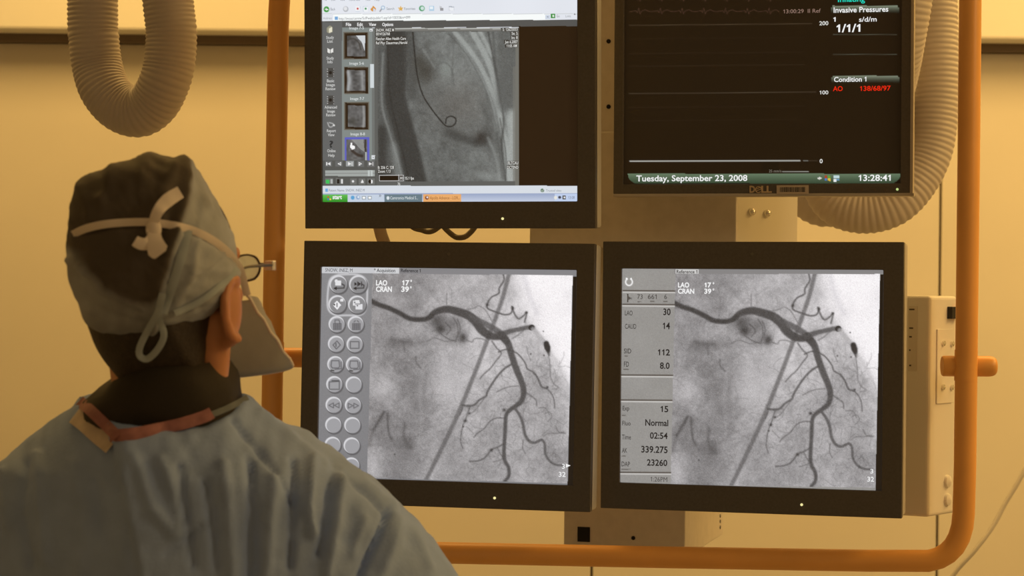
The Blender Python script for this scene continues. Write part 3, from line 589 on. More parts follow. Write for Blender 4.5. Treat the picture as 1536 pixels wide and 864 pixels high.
    st = [(601 + (4.6 if k % 2 == 0 else 2) * math.sin(k * math.pi / 5), 13 - (4.6 if k % 2 == 0 else 2) * math.cos(k * math.pi / 5)) for k in range(10)]; R.poly(st, (222, 176, 92))
    R.blob(632.8, 12.6, 4.2, 4.2, (70, 150, 100), 1, 0, True); R.blob(633.4, 12.4, 2.8, 2.8, (206, 226, 222), 1, 0, True); R.rect(644, 9, 651, 16.5, (176, 206, 228)); R.rect(645, 10, 650, 14, (232, 240, 246)); R.rect(659, 9, 663, 13, (196, 198, 204)); R.rect(660, 12, 665, 16, (150, 150, 154)); R.rect(673, 9.5, 681, 11, (150, 156, 166)); R.rect(673, 9.5, 681, 16, (190, 196, 206), .6); R.rect(673.8, 11.2, 680.2, 15.4, (235, 238, 243))
    R.rect(502, 24.5, 507, 29.5, (120, 168, 214)); R.rect(826.5, 20.4, 833, 27, (52, 140, 60)); R.rect(828.6, 22, 831.2, 25.4, (220, 236, 220)); R.blob(862, 21.3, 1, .8, (80,) * 3, 1, 0, True)
    # status bar and task bar
    R.rect(480, 278.6, 870, 290.4, (214, 220, 228)); R.vgrad(480, 290, 870, 305, (150, 164, 196), (206, 214, 230)); R.rect(487.5, 283, 491.5, 288, (110, 168, 216)); R.blob(813.5, 285.6, 2.6, 2.6, (60, 96, 70), 1, 0, True); R.line([(812, 285.6), (813.3, 287), (815.3, 284)], .9, (230,) * 3, .9, .4, False)
    R.vgrad(480, 291.5, 521.5, 304, (104, 190, 88), (40, 138, 34)); R.rect(521.5, 291.5, 576, 304, (196, 208, 224))
    for x, y, c in ((491, 294.5, (200, 70, 50)), (494, 294.5, (90, 190, 80)), (491, 297.5, (70, 110, 200)), (494, 297.5, (236, 200, 80))): R.rect(x, y, x + 2.6, y + 2.6, c)
    R.blob(529, 296.5, 2.8, 3, (90, 160, 210), 1, 0, True); R.blob(537, 296, 2.8, 3, (130, 160, 200), 1, 0, True); R.blob(537.5, 295.6, 1.6, 1.8, (225, 232, 240), 1, 0, True)
    for x in (543.2, 551.5): R.rect(x, 293.8, x + 5.6, 299, (122, 134, 140)); R.rect(x + .8, 294.8, x + 4.8, 298.2, (244, 246, 246))
    R.rect(576.5, 291.6, 633.5, 304, (104, 124, 134)); R.rect(634.5, 291, 692, 304, (232, 170, 106)); R.blob(582, 297, 2.2, 2.8, (220, 228, 234), 1, 0, True); R.blob(640.5, 296.5, 2.8, 2.8, (110, 50, 40), 1, 0, True); R.blob(641, 296, 1.6, 1.6, (230, 220, 214), 1, 0, True)
    R.rect(832, 291, 870, 304, (190, 206, 236)); R.blob(833.5, 296.5, 2.5, 2.8, (228, 228, 222), 1, 0, True); R.blob(839.5, 296, 2.2, 2, (60, 66, 80), 1, 0, True); R.rect(844, 293.5, 849, 299, (66, 70, 74)); R.rect(845.2, 295, 847.8, 297.4, (228,) * 3)
    return R.c
# --- upper right: dark waveform screen
def func_UR(X, Y):
    R = Ras(X, Y, (14, 7, 3)); grey = (96, 96, 84)
    for y, x1, c, a in ((36.5, 1218, (92, 80, 60), .8), (-12, 1218, (92, 80, 60), .7), (139, 1224, (96, 88, 72), .8), (98, 1206, (60, 50, 36), .5), (79, 1206, (46, 36, 26), .5), (160, 1206, (46, 34, 24), .5), (180, 1206, (46, 34, 24), .4), (57, 1206, (40, 30, 22), .4)): R.line([(944, y + 1.5), (x1, y - 1)], .9, c, a, .6, False)
    R.line([(945, 241.8), (1200, 241)], 1.7, (205, 208, 202), 1, .6, False); R.line([(1205, 241), (1212, 241)], 1.2, (150, 156, 150), .9, .6, False); R.line([(1214, 241), (1226, 241)], .9, (84, 76, 62), .7, .6, False)
    R.line([(1173.5, 257.3), (1212.5, 257.3)], 1.1, (176, 180, 172), 1, .5, False); R.rect(1142, 243, 1168, 255, (4, 3, 2))
    for y in (51.8, 81.5): R.line([(1250, y), (1345, y)], .9, (84, 92, 80), .9, .5, False)
    for o_, y0 in ((0, 17), (0, -2)):
        pts = []
        for k in range(9):
            x = 945 + k * 32.6; pts += [(x, y0 + .5), (x + 9, y0 - 1), (x + 11, y0 + 2), (x + 13, y0 - 5), (x + 15, y0 + 4), (x + 17, y0), (x + 23, y0 - 2.5), (x + 28, y0)]
        R.line([p for p in pts if p[0] < 1169], .9, (96, 66, 54), .7, .5, False)
    for y0, y1 in ((8.5, 19.5), (113.5, 124)):
        R.vgrad(1247, y0, 1349, y1, (124, 134, 116), (20, 22, 16)); R.rect(1247, y0 - .1, 1249, y0 + 2.5, (14, 7, 3)); R.rect(1347, y0 - .1, 1349.1, y0 + 2.5, (14, 7, 3))
    R.vgrad(942, 260.5, 1350, 275, (98, 120, 96), (48, 68, 50))
    for x, y in ((942, 1), (1350, -1)):
        R.poly([(x, 266), (x + 4 * y, 271), (x + 12 * y, 276), (x, 276)], (14, 7, 3))
    R.poly([(1225, 267.5), (1229, 265.5), (1234, 267.3), (1229, 269.5)], (214, 214, 206)); R.poly([(1237, 263.5), (1241, 263), (1241, 267), (1237, 267)], (170, 60, 30)); R.poly([(1241.5, 263), (1246, 264), (1246, 267.5), (1241.5, 267)], (90, 150, 60)); R.poly([(1237.5, 267.5), (1241, 267.5), (1241, 271), (1237.5, 271)], (70, 120, 190)); R.poly([(1241.5, 267.5), (1246, 268), (1246, 271.5), (1241.5, 271)], (214, 176, 60))
    R.rect(1250, 263.5, 1259.5, 267.5, (190, 214, 218)); R.rect(1250, 268, 1254.5, 272.5, (226, 232, 234)); R.rect(1255, 268, 1259, 271, (110, 156, 190))
    return R.c

LL = Mon('monitor', (-.0936, 3.1031, -.1254), (-10.71, -1.35, .23), 'black monitor with a column of round grey buttons beside its vessel x-ray')
LR = Mon('monitor', (.3397, 3.0669, -.1240), (-15.08, -.4, -.14), 'black monitor with a panel of dose numbers beside its vessel x-ray')
UL = Mon('monitor', (-.0942, 3.1119, .2768), (-10.17, 1.87, -.34), 'black monitor showing a browser window with thumbnails and a heart x-ray')
UR = Mon('monitor', (.3619, 3.1664, .3224), (-12.92, .14, -.2), 'thin-framed monitor with dark waveform screen and green date bar')
STEP = .0008
sc = rect4(LL, (484, 401), (867, 404.5), (858.5, 726), (475.5, 717)); LL.scr = make_screen(LL, sc, func_LL, STEP); make_case(LL, sc, rect4(LL, (458, 361.5), (894, 365), (884, 766), (446, 756), -.006), .058)
sc = rect4(LR, (936, 404), (1328, 404), (1320, 732.5), (928, 726.5)); LR.scr = make_screen(LR, sc, func_LR, STEP); make_case(LR, sc, rect4(LR, (907, 363), (1356, 362), (1353, 775), (898, 765), -.006), .056)
sc = rect4(UL, (481.5, -14), (865, -17), (868, 302.5), (486, 302.5)); UL.scr = make_screen(UL, sc, func_UL, STEP); make_case(UL, sc, rect4(UL, (454.5, -52), (892, -56), (895, 342.5), (459, 343), -.006), .056)
sc = rect4(UR, (935.5, -60), (1351, -64), (1353, 276), (938, 276)); UR.scr = make_screen(UR, sc, func_UR, .00105); make_case(UR, sc, rect4(UR, (919.5, -76), (1366, -80), (1368, 290.5), (922.5, 290.5), -.006), .045)
for m, nm in ((LL, 0), (LR, 0), (UL, 0)): pass
def dot(m, name, px, py, r, mm, y=-.0062, h=.002):
    x, z = m.loc(px, py, -.006); return MB().cyl((x, y, z), (0, 1, 0), r, h, 14).build(name, mm, m.o)
M_led = mat('lit_indicator', (.6, .6, .4), .4, emit=(.8, .75, .35)); M_ledg = mat('green_indicator', (.3, .5, .2), .4, emit=(.45, .6, .22))
dot(LL, 'power_light', 742, 747, .0019, M_led); dot(LR, 'power_light', 1202.5, 757, .0019, M_led); dot(UL, 'power_light', 754, 328, .0019, M_led); dot(UR, 'power_light', 1346, 284, .0019, M_ledg)
dot(LL, 'light_sensor', 673, 381, .0022, mat('sensor_dark', (.12, .11, .09), .3)); dot(LR, 'light_sensor', 1128, 381, .0022, mat('sensor_dark', (.12, .11, .09), .3))
for px in (1274, 1293, 1312, 1328): dot(UR, 'menu_button', px, 284.5, .0022, mat('button_dark', (.10, .075, .06), .4))
# bezel lip of the upper right screen and its printed bits
x0, z0 = UR.loc(919.5, 290.5, -.006); x1, z1 = UR.loc(1368, 294, -.006)
MB().box(x0, x1 + .003, -.0065, .02, z1, z0 - .0002).build('bottom_edge', mat('dull_silver_plastic', (.42, .38, .34), .45), UR.o, bevel=.001)
xr, zt = UR.loc(1366.5, -78, -.006); MB().box(xr + .0005, xr + .0052, -.0065, .03, z1, zt).build('side_edge', MATS['dull_silver_plastic'], UR.o, bevel=.001)
xa, za = UR.loc(1165, 278, -.006); xb, zb = UR.loc(1213, 291, -.006)
stk = MB().box(xa, xb, -.0075, -.0055, zb, za).build('sticker', mat('sticker_tan', (.50, .42, .35), .6), UR.o, bevel=.0004); stk['label'] = 'tan barcode sticker'
bc = MB(); x = xa + .005
while x < xb - .005:
    w = random.choice((.0005, .0008, .0013)); bc.box(x, x + w, -.0077, -.0074, zb + .0028, za - .0028); x += w + random.choice((.0005, .0008))
bc.build('barcode', M_black, stk)

Wt = (240, 240, 240); Bk = (40, 36, 34)
# lower left words
text(LL, 'SNOW, INEZ, M', 488, 529, 402.6, 407.8, (70, 70, 74)); text(LL, '* Acquisition', 561, 593, 403, 408.2, (60, 60, 62), .012); text(LL, 'Reference 1', 601.5, 631, 403.4, 408.4, (38, 36, 36), .012)
text(LL, 'LAO', 564, 581, 420.5, 428, Wt, .032); text(LL, '17', 603.5, 614, 420.5, 428, Wt, .032); text(LL, 'CRAN', 564, 588, 430, 437.5, Wt, .032); text(LL, '39', 602, 613.5, 430, 437.5, Wt, .032); text(LL, '°', 615.5, 618, 420.3, 428, Wt, .02); text(LL, '°', 615, 617.5, 430, 437.5, Wt, .02)
text(LL, '3', 843, 847.3, 696, 703, Wt, .012); text(LL, '32', 838, 848.5, 708, 715, Wt, .012)
mb = MB(); xa, za = LL.loc(849, 695.5); xb, zb = LL.loc(849, 701.5); xc, zc = LL.loc(856, 698.3); mb.add([(xa, -.0007, za), (xb, -.0007, zb), (xc, -.0007, zc)], [(0, 1, 2)]); o = mb.build('marker', mat('screen_ink_240_240_240', (.02, .02, .02), .6, spec=.1, emit=tuple(float(v) for v in lin(Wt))), LL.scr)
# lower right words
text(LR, 'Reference 1', 1015, 1046, 405, 410, (46, 40, 36), .014)
text(LR, 'LAO', 1017, 1034, 424, 431, Wt, .032); text(LR, '17', 1057, 1067, 424, 431, Wt, .032); text(LR, 'CRAN', 1017, 1041.5, 433.3, 440.3, Wt, .032); text(LR, '39', 1056.5, 1067, 433.3, 440.3, Wt, .032); text(LR, '°', 1069, 1071.5, 424, 431, Wt, .02); text(LR, '°', 1069, 1071.5, 433.3, 440.3, Wt, .02)
Dk = (70, 66, 63)
for s, x0, x1, yt, yb in (('73', 956, 964, 441.5, 448.5), ('661', 972, 985, 441.5, 448.5), ('6', 996.5, 1000.5, 441.5, 448.5)): text(LR, s, x0, x1, yt, yb, (66, 62, 58))
for s, x0, x1, yt, yb in (('30', 995, 1006, 463, 472.5), ('14', 994.5, 1005, 484, 493.5), ('112', 987, 1005, 524, 533), ('8.0', 990, 1004.5, 544, 553), ('15', 991, 1002.5, 609, 618), ('Normal', 968, 1002.5, 629.5, 638.7), ('02:54', 975, 1001.5, 649, 658), ('339.275', 962, 1001.5, 669.5, 679), ('23260', 970.5, 1001, 689.5, 698.5)): text(LR, s, x0, x1, yt, yb, Bk, .02)
for s, x0, x1, yt, yb in (('LAO', 937.5, 949, 466, 473), ('CAUD', 937.5, 954.5, 486, 493), ('SID', 936, 947, 523, 530), ('FD', 936, 943.5, 542.5, 550), ('Exp', 934, 944, 609, 615.5), ('Fluo', 933.5, 946, 631.5, 638), ('Time', 933, 946.5, 652, 659), ('AK', 933, 941, 672, 679), ('DAP', 932.5, 945, 692.5, 699.5)): text(LR, s, x0, x1, yt, yb, Dk, .01)
text(LR, '1:26PM', 976, 1001, 715.5, 722.5, (76, 72, 69))
text(LR, '3', 1305.5, 1310, 703.5, 710, Wt, .012); text(LR, '32', 1301, 1311, 715.3, 722.3, Wt, .012)
# upper left words
G1 = (120, 124, 130)
for s, x0, x1 in (('File', 486, 490.5), ('Edit', 497, 503), ('View', 510, 517.5), ('Favorites', 524, 540), ('Tools', 548, 555.5), ('Help', 562, 569.5)): text(UL, s, x0, x1, -2.5, 1.2, G1)
for s, x0, x1, yt in (('Back', 496, 503, 11.6), ('Search', 580, 591.5, 11), ('Favorites', 606.5, 623, 11)): text(UL, s, x0, x1, yt, yt + 4, (130, 134, 140))
text(UL, 'Address', 485, 498, 25.5, 29, (150, 154, 158)); text(UL, 'http://imcas/camtw/5clPweb/public/1.asp?id=10033&m=099', 508.5, 615.5, 25, 29, (112, 116, 120)); text(UL, 'Go', 835, 839.5, 22.3, 26, G1); text(UL, 'Links', 848.5, 856.5, 22.3, 26, (160, 164, 168))
for s, x0, x1 in (('File', 519, 527), ('Edit', 536, 544.5), ('View', 553.5, 564.5), ('Options', 573.5, 590)): text(UL, s, x0, x1, 34.3, 39, Wt, .02)
LG = (205, 205, 203)
for s, x0, x1, y in (('Study', 489.5, 501, 58.3), ('List', 491, 499.3, 64), ('Study', 490, 501, 89.3), ('Info', 491.5, 499, 95), ('Basic', 490.5, 501.5, 123.3), ('Image', 489.5, 502.5, 129.3), ('Review', 488.5, 503.5, 135.3), ('Advanced', 487, 505.5, 162.8), ('Image', 491, 502.5, 168.8), ('Review', 489.5, 503.5, 174.5), ('Report', 490.5, 504, 198.2), ('View', 492, 502, 204.3), ('Online', 491, 503.5, 228.3), ('Help', 492.5, 502, 235)): text(UL, s, x0, x1, y - 4.2, y, LG, .012)
text(UL, '?', 494, 500, 211.5, 221, (52, 52, 52), .03)
for s, x0, x1, y in (('Image 7-5', 524, 546, 44), ('Image 5-6', 524.5, 546, 97), ('Image 7-7', 525.5, 546.5, 150), ('Image 8-8', 526, 547.5, 203)): text(UL, s, x0, x1, y - 4, y, (214, 218, 218), .01)
OT = (222, 222, 218)
for s, x0, x1, y in (('SNOW, INEZ M', 564, 591, 47.2), ('0014126768', 564, 585, 53), ('Fletcher Allen Health Care', 564, 609, 60), ('Ref Phy: Dauerman,Harold', 564, 611, 66.2), ('S: 12625033', 754, 776.5, 46.2), ('Se: 5', 767.5, 776.5, 52.2), ('Im: 8', 767.5, 776.5, 58.5), ('Jun 6,2007', 757.5, 776.5, 64.8), ('11:05 AM', 760, 775.5, 70.8), ('B: 256 C: 128', 567, 591, 253.2), ('Zoom: 1.13', 567, 586, 259), ('15.1 fps', 607.5, 621, 269.3), ('RLTCAU', 762, 777.5, 246.4), ('DCTEND', 761, 777.5, 253), ('30', 599.5, 604.5, 269.2), ('76', 596.5, 600.5, 278)): text(UL, s, x0, x1, y - 4.1, y, OT, .012)
text(UL, 'Patient Name: SNOW, INEZ M', 493.5, 547, 283.5, 287.3, G1); text(UL, 'Trusted sites', 819, 842, 284, 287.5, (140, 146, 150)); text(UL, 'start', 499, 513, 292.5, 298.5, Wt, .03); text(UL, 'Camtronics Medical S...', 585.5, 627, 294.5, 299, (222, 228, 228)); text(UL, 'Apollo Advance - LOR...', 645, 690, 294.5, 299, (150, 96, 50)); text(UL, '13:08', 852.5, 862, 294.2, 298.4, (120, 126, 144))
text(UL, '»', 568.5, 572, 290, 295.5, (90, 96, 104))
# upper right words
text(UR, 'Inflating', 1257, 1297.5, -6, 2.6, (30, 214, 190), .012); text(UR, 'Invasive Pressures', 1250.5, 1332.5, 10.5, 18.2, Wt, .018); text(UR, '1', 1250, 1253.5, 25.8, 32.6, Wt, .02); text(UR, 's/d/m', 1288.5, 1315, 25.5, 32.4, Wt, .012); text(UR, '1/1/1', 1255, 1290.5, 36.5, 48, Wt, .022)
text(UR, '200', 1229, 1242.5, 32, 37.8, (225, 225, 220), .012); text(UR, '100', 1229.5, 1242.5, 136, 141.5, (225, 225, 220), .012); text(UR, '0', 1229.5, 1234, 238.7, 244.7, (225, 225, 220), .016); text(UR, '13:00:29  II Ref', 1175, 1231, 13.8, 19.5, (150, 122, 108)); text(UR, 'Condition 1', 1251, 1299.5, 115.5, 122.5, Wt, .016)
text(UR, 'AO', 1249.5, 1264, 129.5, 136.5, (236, 40, 14), .012); text(UR, '138/68/97', 1290, 1336, 129, 136, (236, 40, 14), .012); text(UR, '25 mm/s', 1153.5, 1172, 254.5, 258.5, (130, 124, 112))
text(UR, 'Tuesday, September 23, 2008', 954.5, 1121, 263, 271.6, Wt, .016); text(UR, '13:28:41', 1288, 1336, 262.3, 271.2, Wt, .016)
text(UR, 'D', 1125, 1133.5, 279.5, 289, (190, 168, 140), .04, UR.o); text(UR, 'LL', 1142.5, 1158.5, 279.5, 289, (190, 168, 140), .04, UR.o)
flush_text()
# slanted E of the maker's mark
mb = MB(); c = [UR.loc(1137.6 + 4.4 * math.cos(t), 284.5 + 4.4 * math.sin(t), -.0068) for t in np.linspace(0, 2 * math.pi, 18)]
mb.tube([(p[0], -.0068, p[1]) for p in c[2:]], .0007, 6)
for k in (-2.2, .6): a = UR.loc(1133.6, 286 + k, -.0068); b = UR.loc(1141.5, 283 + k, -.0068); mb.tube([(a[0], -.0068, a[1]), (b[0], -.0068, b[1])], .0006, 6)
mb.build('maker_mark', mat('printed_ink_190_168_140', tuple(float(v) for v in lin((190, 168, 140))), .5), UR.o)

# ------------------------------------------------------------------ orange rack
rack = empty('monitor_rack', Matrix.Translation(at(940, 820, 3.25))); tag(rack, 'orange tube rack with grey column carrying the four monitors', 'rack')
def world_part(mb, name, mm, parent=rack, **k): return link_local(mb.build(name, mm, None, **k), parent)
YL, YR = 3.19, 3.05
def yf(px): return YL + (YR - YL) * (px - 410) / (1450 - 410)
corner = []
def bend(c0, c1, c2, n=8): return [tuple((1 - t) ** 2 * np.array(c0) + 2 * t * (1 - t) * np.array(c1) + t * t * np.array(c2)) for t in np.linspace(0, 1, n)]
path = [(417.5, 40), (415, 200), (410.5, 430), (408, 620), (406, 770)] + bend((405.5, 785), (405, 824), (444, 825.5))[1:] + [(680, 829.5), (1000, 836), (1300, 841)] + bend((1375, 842.5), (1443, 843.5), (1445.5, 770))[1:] + [(1447.5, 700), (1450, 500), (1453, 250), (1455.5, 0)] + bend((1456, -62), (1457, -124), (1400, -124))[1:] + [(940, -108), (490, -94)] + bend((485, -94), (420, -92), (418.5, 15))[1:]
pp = [at(x, y, yf(x)) for x, y in path]
world_part(MB().tube(pp + [pp[0]], .0157, 24, caps=False), 'tube_frame', M_orange, smooth='all')
for x0, x1, y, Yh in ((1413, 1495, 549, yf(1450) + .01), (372, 500, 536, yf(410) + .028)):
    a, b = at(x0, y, Yh), at(x1, y + .6, Yh + .0); d = (b - a).normalized(); r = .0147
    ts = [(0, .94), (.004, 1)] ; P = [a, a + d * .002] ; Rr = [r * .92, r]
    for t in np.linspace(0, math.pi / 2, 6): P.append(b - d * .012 + d * .012 * math.sin(t)); Rr.append(max(r * (.35 + .65 * math.cos(t) ** .6) if t < 1.5 else r * .3, .001))
    world_part(MB().tube(P, Rr, 24), 'cross_handle', M_orange, smooth=True)
for px, y0, y1 in ((1449, 525, 571), (409.5, 513, 559)):
    world_part(MB().tube([at(px + .4, y0, yf(px)), at(px - .4, y1, yf(px))], .0162, 24), 'clamp_sleeve', M_orange, smooth=True)
# column and plates, turned like the screens
YA = math.radians(-15)
def turned(px0, px1, py0, py1, Y, depth, name, mm, ztop=None, bev=.002):
    c = at(px0, (py0 + py1) / 2, Y); x1 = at(px1, (py0 + py1) / 2, Y)
    ca, sa = math.cos(YA), math.sin(YA)
    # solve the local width so that the right front edge falls at px1
    dirr = Vector((ca, sa, 0)); d = ray(px1, (py0 + py1) / 2); det = dirr.x * -d.y + d.x * dirr.y; rhs = CAM - c
    w = (rhs.x * -d.y + d.x * rhs.y) / det
    z0, z1 = at((px0 + px1) / 2, py1, Y).z, (ztop if ztop else at((px0 + px1) / 2, py0, Y).z)
    M = Matrix.Translation((c.x, c.y, 0)) @ Matrix.Rotation(YA, 4, 'Z')
    mb = MB().box(0, w, 0, depth, z0, z1, M); return world_part(mb, name, mm, bevel=bev), M, w, z0, z1
col_o, CM, cw, cz0, cz1 = turned(848, 1030, 300, 832, 3.40, .36, 'column', M_grey, 2.76)
pl_o, PM, pw_, pz0, pz1 = turned(795, 1105, 200, 372, 3.345, .05, 'cross_plate', M_grey)
up_o, UM, uw, uz0, uz1 = turned(880, 1000, -200, 205, 3.33, .05, 'upper_plate', M_grey)
def on_front(px, py, M):                              # photo point on a turned face (local y = 0)
    Mi = M.inverted(); a = Mi @ CAM; d = Mi.to_3x3() @ ray(px, py); k = -a.y / d.y; return a + d * k
def on_side(px, py, M, w):
    Mi = M.inverted(); a = Mi @ CAM; d = Mi.to_3x3() @ ray(px, py); k = (w - a.x) / d.x; return a + d * k
p = on_front(866.5, 790, CM); q = on_front(885, 813, CM); world_part(MB().box(p.x, q.x, -.001, .004, q.z, p.z, CM), 'socket', M_hole)
p = on_front(950, 807, CM); world_part(MB().cyl(CM @ Vector((p.x, 0, p.z)), CM.to_3x3() @ Vector((0, 1, 0)), .0032, .002, 12), 'hole', M_hole)
for y in (774, 782, 791): p = on_side(1080, y, CM, cw); world_part(MB().cyl(CM @ p, CM.to_3x3() @ Vector((1, 0, 0)), .003, .002, 12), 'hole', M_hole)
for y in (62, 160): p = on_front(913, y, UM); world_part(MB().cyl(UM @ Vector((p.x, 0, p.z)), UM.to_3x3() @ Vector((0, 1, 0)), .0035, .002, 12), 'hole', M_hole)
# pale gusset beside the cross plate with two screws
GA = math.radians(38); g0 = at(1104, 330, 3.27); GM = Matrix.Translation((g0.x, g0.y, 0)) @ Matrix.Rotation(math.radians(32), 4, 'Z')
world_part(MB().box(.0, .12, 0, .006, at(1104, 372, 3.27).z, at(1104, 240, 3.27).z, GM), 'gusset_plate', M_cream, bevel=.001)
for x, y in ((1127, 318), (1150, 320)):
    p = on_front(x, y, GM); n = GM.to_3x3() @ Vector((0, -1, 0)); c = GM @ Vector((p.x, 0, p.z)); world_part(MB().tube([c, c + n * .003, c + n * .006, c + n * .0075], [.0058, .0058, .0042, .001], 14), 'screw', M_chrome, smooth=True)
# side housing box
A, B, C, D, E_ = at(1335, 610, 3.13), at(1394, 610, 3.10), at(1433, 610, 3.165), at(1423, 610, 3.32), at(1335, 610, 3.32)
zb_, zt_ = at(1394, 776, 3.10).z, at(1394, 444, 3.10).z
hx = world_part(MB().prism([(v.x, v.y) for v in (A, B, C, D, E_)], zb_, zt_), 'housing_box', M_white, bevel=.005, bseg=3)
HM = Matrix.Translation((B.x, B.y, 0)) @ Matrix.Rotation(math.atan2(C.y - B.y, C.x - B.x), 4, 'Z'); FMx = Matrix.Translation((A.x, A.y, 0)) @ Matrix.Rotation(math.atan2(B.y - A.y, B.x - A.x), 4, 'Z')
def side_box(x0, y0, x1, y1, t, name, mm, M=HM, bev=.0006, par=rack):
    p, q = on_front(x0, y0, M), on_front(x1, y1, M); return world_part(MB().box(p.x, q.x, -t, .001, q.z, p.z, M), name, mm, par, bevel=bev)
side_box(1404.5, 494, 1427, 604, .0022, 'clamp_plate', M_white)
for x, y in ((1412.5, 515), (1425.5, 515.5), (1412, 580.5), (1425, 581)):
    p = on_front(x, y, HM); n = HM.to_3x3() @ Vector((0, -1, 0)); c = HM @ Vector((p.x, 0, p.z)) + n * .002; world_part(MB().tube([c, c + n * .0028, c + n * .0045], [.0042, .004, .001], 14), 'screw', M_chrome, smooth=True)
side_box(1421, 460, 1429, 478, .008, 'switch_body', M_black); side_box(1428, 461, 1433, 477.5, .010, 'switch_cap', M_red)
for y in (722, 749.5):
    p = on_front(1420, y, HM); n = HM.to_3x3() @ Vector((0, -1, 0)); c = HM @ Vector((p.x, 0, p.z)); world_part(MB().tube([c, c + n * .004, c + n * .007], [.0095, .0085, .001], 18), 'bumper', M_white, smooth=True)
ls = side_box(1363.5, 459, 1375.5, 557, .0006, 'label_strip', mat('pale_label', (.66, .62, .56), .6), FMx, 0)
for y, w in ((464, 8), (492, 6), (505, 4), (525, 2), (548, 3)): side_box(1364, y - 1, 1364 + w, y + 1.4, .0009, 'label_mark', mat('label_ink', (.10, .08, .06), .7), FMx, 0)

# cables behind the upper left monitor
lp = [at(x, y, Y) for x, y, Y in ((640, 250, 3.24), (648, 310, 3.24), (664, 338, 3.235), (680, 353.5, 3.23), (690, 356.5, 3.225), (701, 353, 3.23), (714, 337, 3.235), (712, 318, 3.24), (692, 312, 3.245), (670, 330, 3.25), (650, 346, 3.255), (634, 345.5, 3.26), (612, 330, 3.26), (600, 250, 3.26))]
tag(MB().tube(resample(spline(lp, 10), .004), .0042, 10).build('looped_cable', M_cable, smooth='all'), 'thin dark cable with a small loop hanging between the two screens with side menus', 'cable')
cp = [at(x, y, Y) for x, y, Y in ((556, 240, 3.30), (563, 300, 3.30), (570, 345, 3.30), (580, 375, 3.30), (600, 440, 3.30), (640, 560, 3.30), (760, 650, 3.30), (860, 660, 3.33))]
tag(MB().tube(resample(spline(cp, 10), .005), .0095, 12, flat=.5).build('cable_strap', mat('brown_cable', (.34, .27, .23), .6), smooth='all'), 'flat brown cable slanting down behind the left column of monitors', 'cable')
# thin tubing by the right wall panel
tp = [at(x, y, Y) for x, y, Y in ((1700, -560, 4.0), (1660, 200, 4.0), (1590, 600, 3.98), (1536, 707, 3.95), (1508, 755, 3.94), (1489, 790, 3.93), (1462, 826, 3.92), (1428, 866, 3.92), (1400, 930, 3.92), (1395, 1200, 3.94))]
tp += [Vector((tp[-1].x - .02, 3.95, .3)), Vector((tp[-1].x + .1, 3.9, .012))]
tag(MB().tube(resample(spline(tp, 12), .01), .0042, 10).build('thin_tubing', M_tubing, smooth='all'), 'thin clear tubing hanging in a curve beside the orange rack corner', 'tubing')

# ------------------------------------------------------------------ person in gown and cap
PY = 2.42; U = PY / F                                 # metres per photo pixel at the person
person = empty('person', Matrix.Translation((at(255, 432, 2.46).x, 2.46, 0))); tag(person, 'person in blue gown, tied cap and mask seen from behind, watching monitors', 'person')
def ppart(o): return link_local(o, person)
def remesh(mb, name, voxel, m, smooth=6, sm=.5):
    o = mb.build(name, m); md = o.modifiers.new('r', 'REMESH'); md.mode = 'VOXEL'; md.voxel_size = voxel; md.use_smooth_shade = True
    if smooth: s_ = o.modifiers.new('s', 'SMOOTH'); s_.iterations = smooth; s_.factor = sm
    bpy.context.view_layer.update(); dg = bpy.context.evaluated_depsgraph_get()
    me = bpy.data.meshes.new_from_object(o.evaluated_get(dg)); o.modifiers.clear(); old = o.data; o.data = me; me.name = name; bpy.data.meshes.remove(old)
    if not me.materials: me.materials.append(m)
    for p in me.polygons: p.use_smooth = True
    return o
M_skin = mat('skin', (.56, .25, .12), .5, sub=.25, noise=.06, nscale=30)
M_hair = mat('dark_hair', (.030, .020, .013), .6, noise=.3, nscale=200, bump=.6, bscale=300)
M_collar = mat('dark_collar', (.024, .018, .012), .85, bump=.2, bscale=150)
M_pink = mat('pink_trim', (.34, .15, .15), .8, noise=.15, nscale=120)
M_tape = mat('beige_tape', (.64, .54, .46), .8, noise=.1, nscale=60)
M_mask = mat('mask_paper', (.62, .62, .62), .8, noise=.06, nscale=60, bump=.2, bscale=200)
M_strap = mat('strap_white', (.78, .70, .64), .75)
# head frame: turned right
HYAW = math.radians(-28); HC = at(245, 402, 2.43)
HF = Matrix.Translation(HC) @ Matrix.Rotation(HYAW, 4, 'Z'); H3 = HF.to_3x3()
hp = lambda l, f, u: HF @ Vector((l, f, u))
body = MB()
body.ell(hp(0, -.008, .012), (.076, .093, .102), H3, 28, 18)                 # cranium
body.ell(hp(0, .028, -.045), (.060, .062, .078), H3, 24, 14)                 # face
body.cap(hp(.068, .004, -.060), hp(.058, .012, -.125), .021, .020); body.ell(hp(0, .062, -.098), (.030, .026, .022), H3)                         # chin
body.cap(hp(.062, .006, -.085), hp(.022, .066, -.104), .018, .016); body.cap(hp(-.050, .010, -.085), hp(-.022, .066, -.104), .018, .016)
body.cap(hp(0, .086, .000), hp(0, .104, -.034), .009, .013); body.ell(hp(.012, .095, -.036), (.008, .009, .007), H3); body.ell(hp(-.012, .095, -.036), (.008, .009, .007), H3)
body.cap(hp(.045, .070, -.030), hp(.030, .080, -.030), .014, .012); body.cap(hp(-.045, .070, -.030), hp(-.030, .080, -.030), .014, .012)
body.cap(hp(.040, .078, .018), hp(-.040, .078, .018), .010, .010)           # brow
body.cap(hp(-.016, .084, -.066), hp(.016, .084, -.066), .009, .009)          # lips
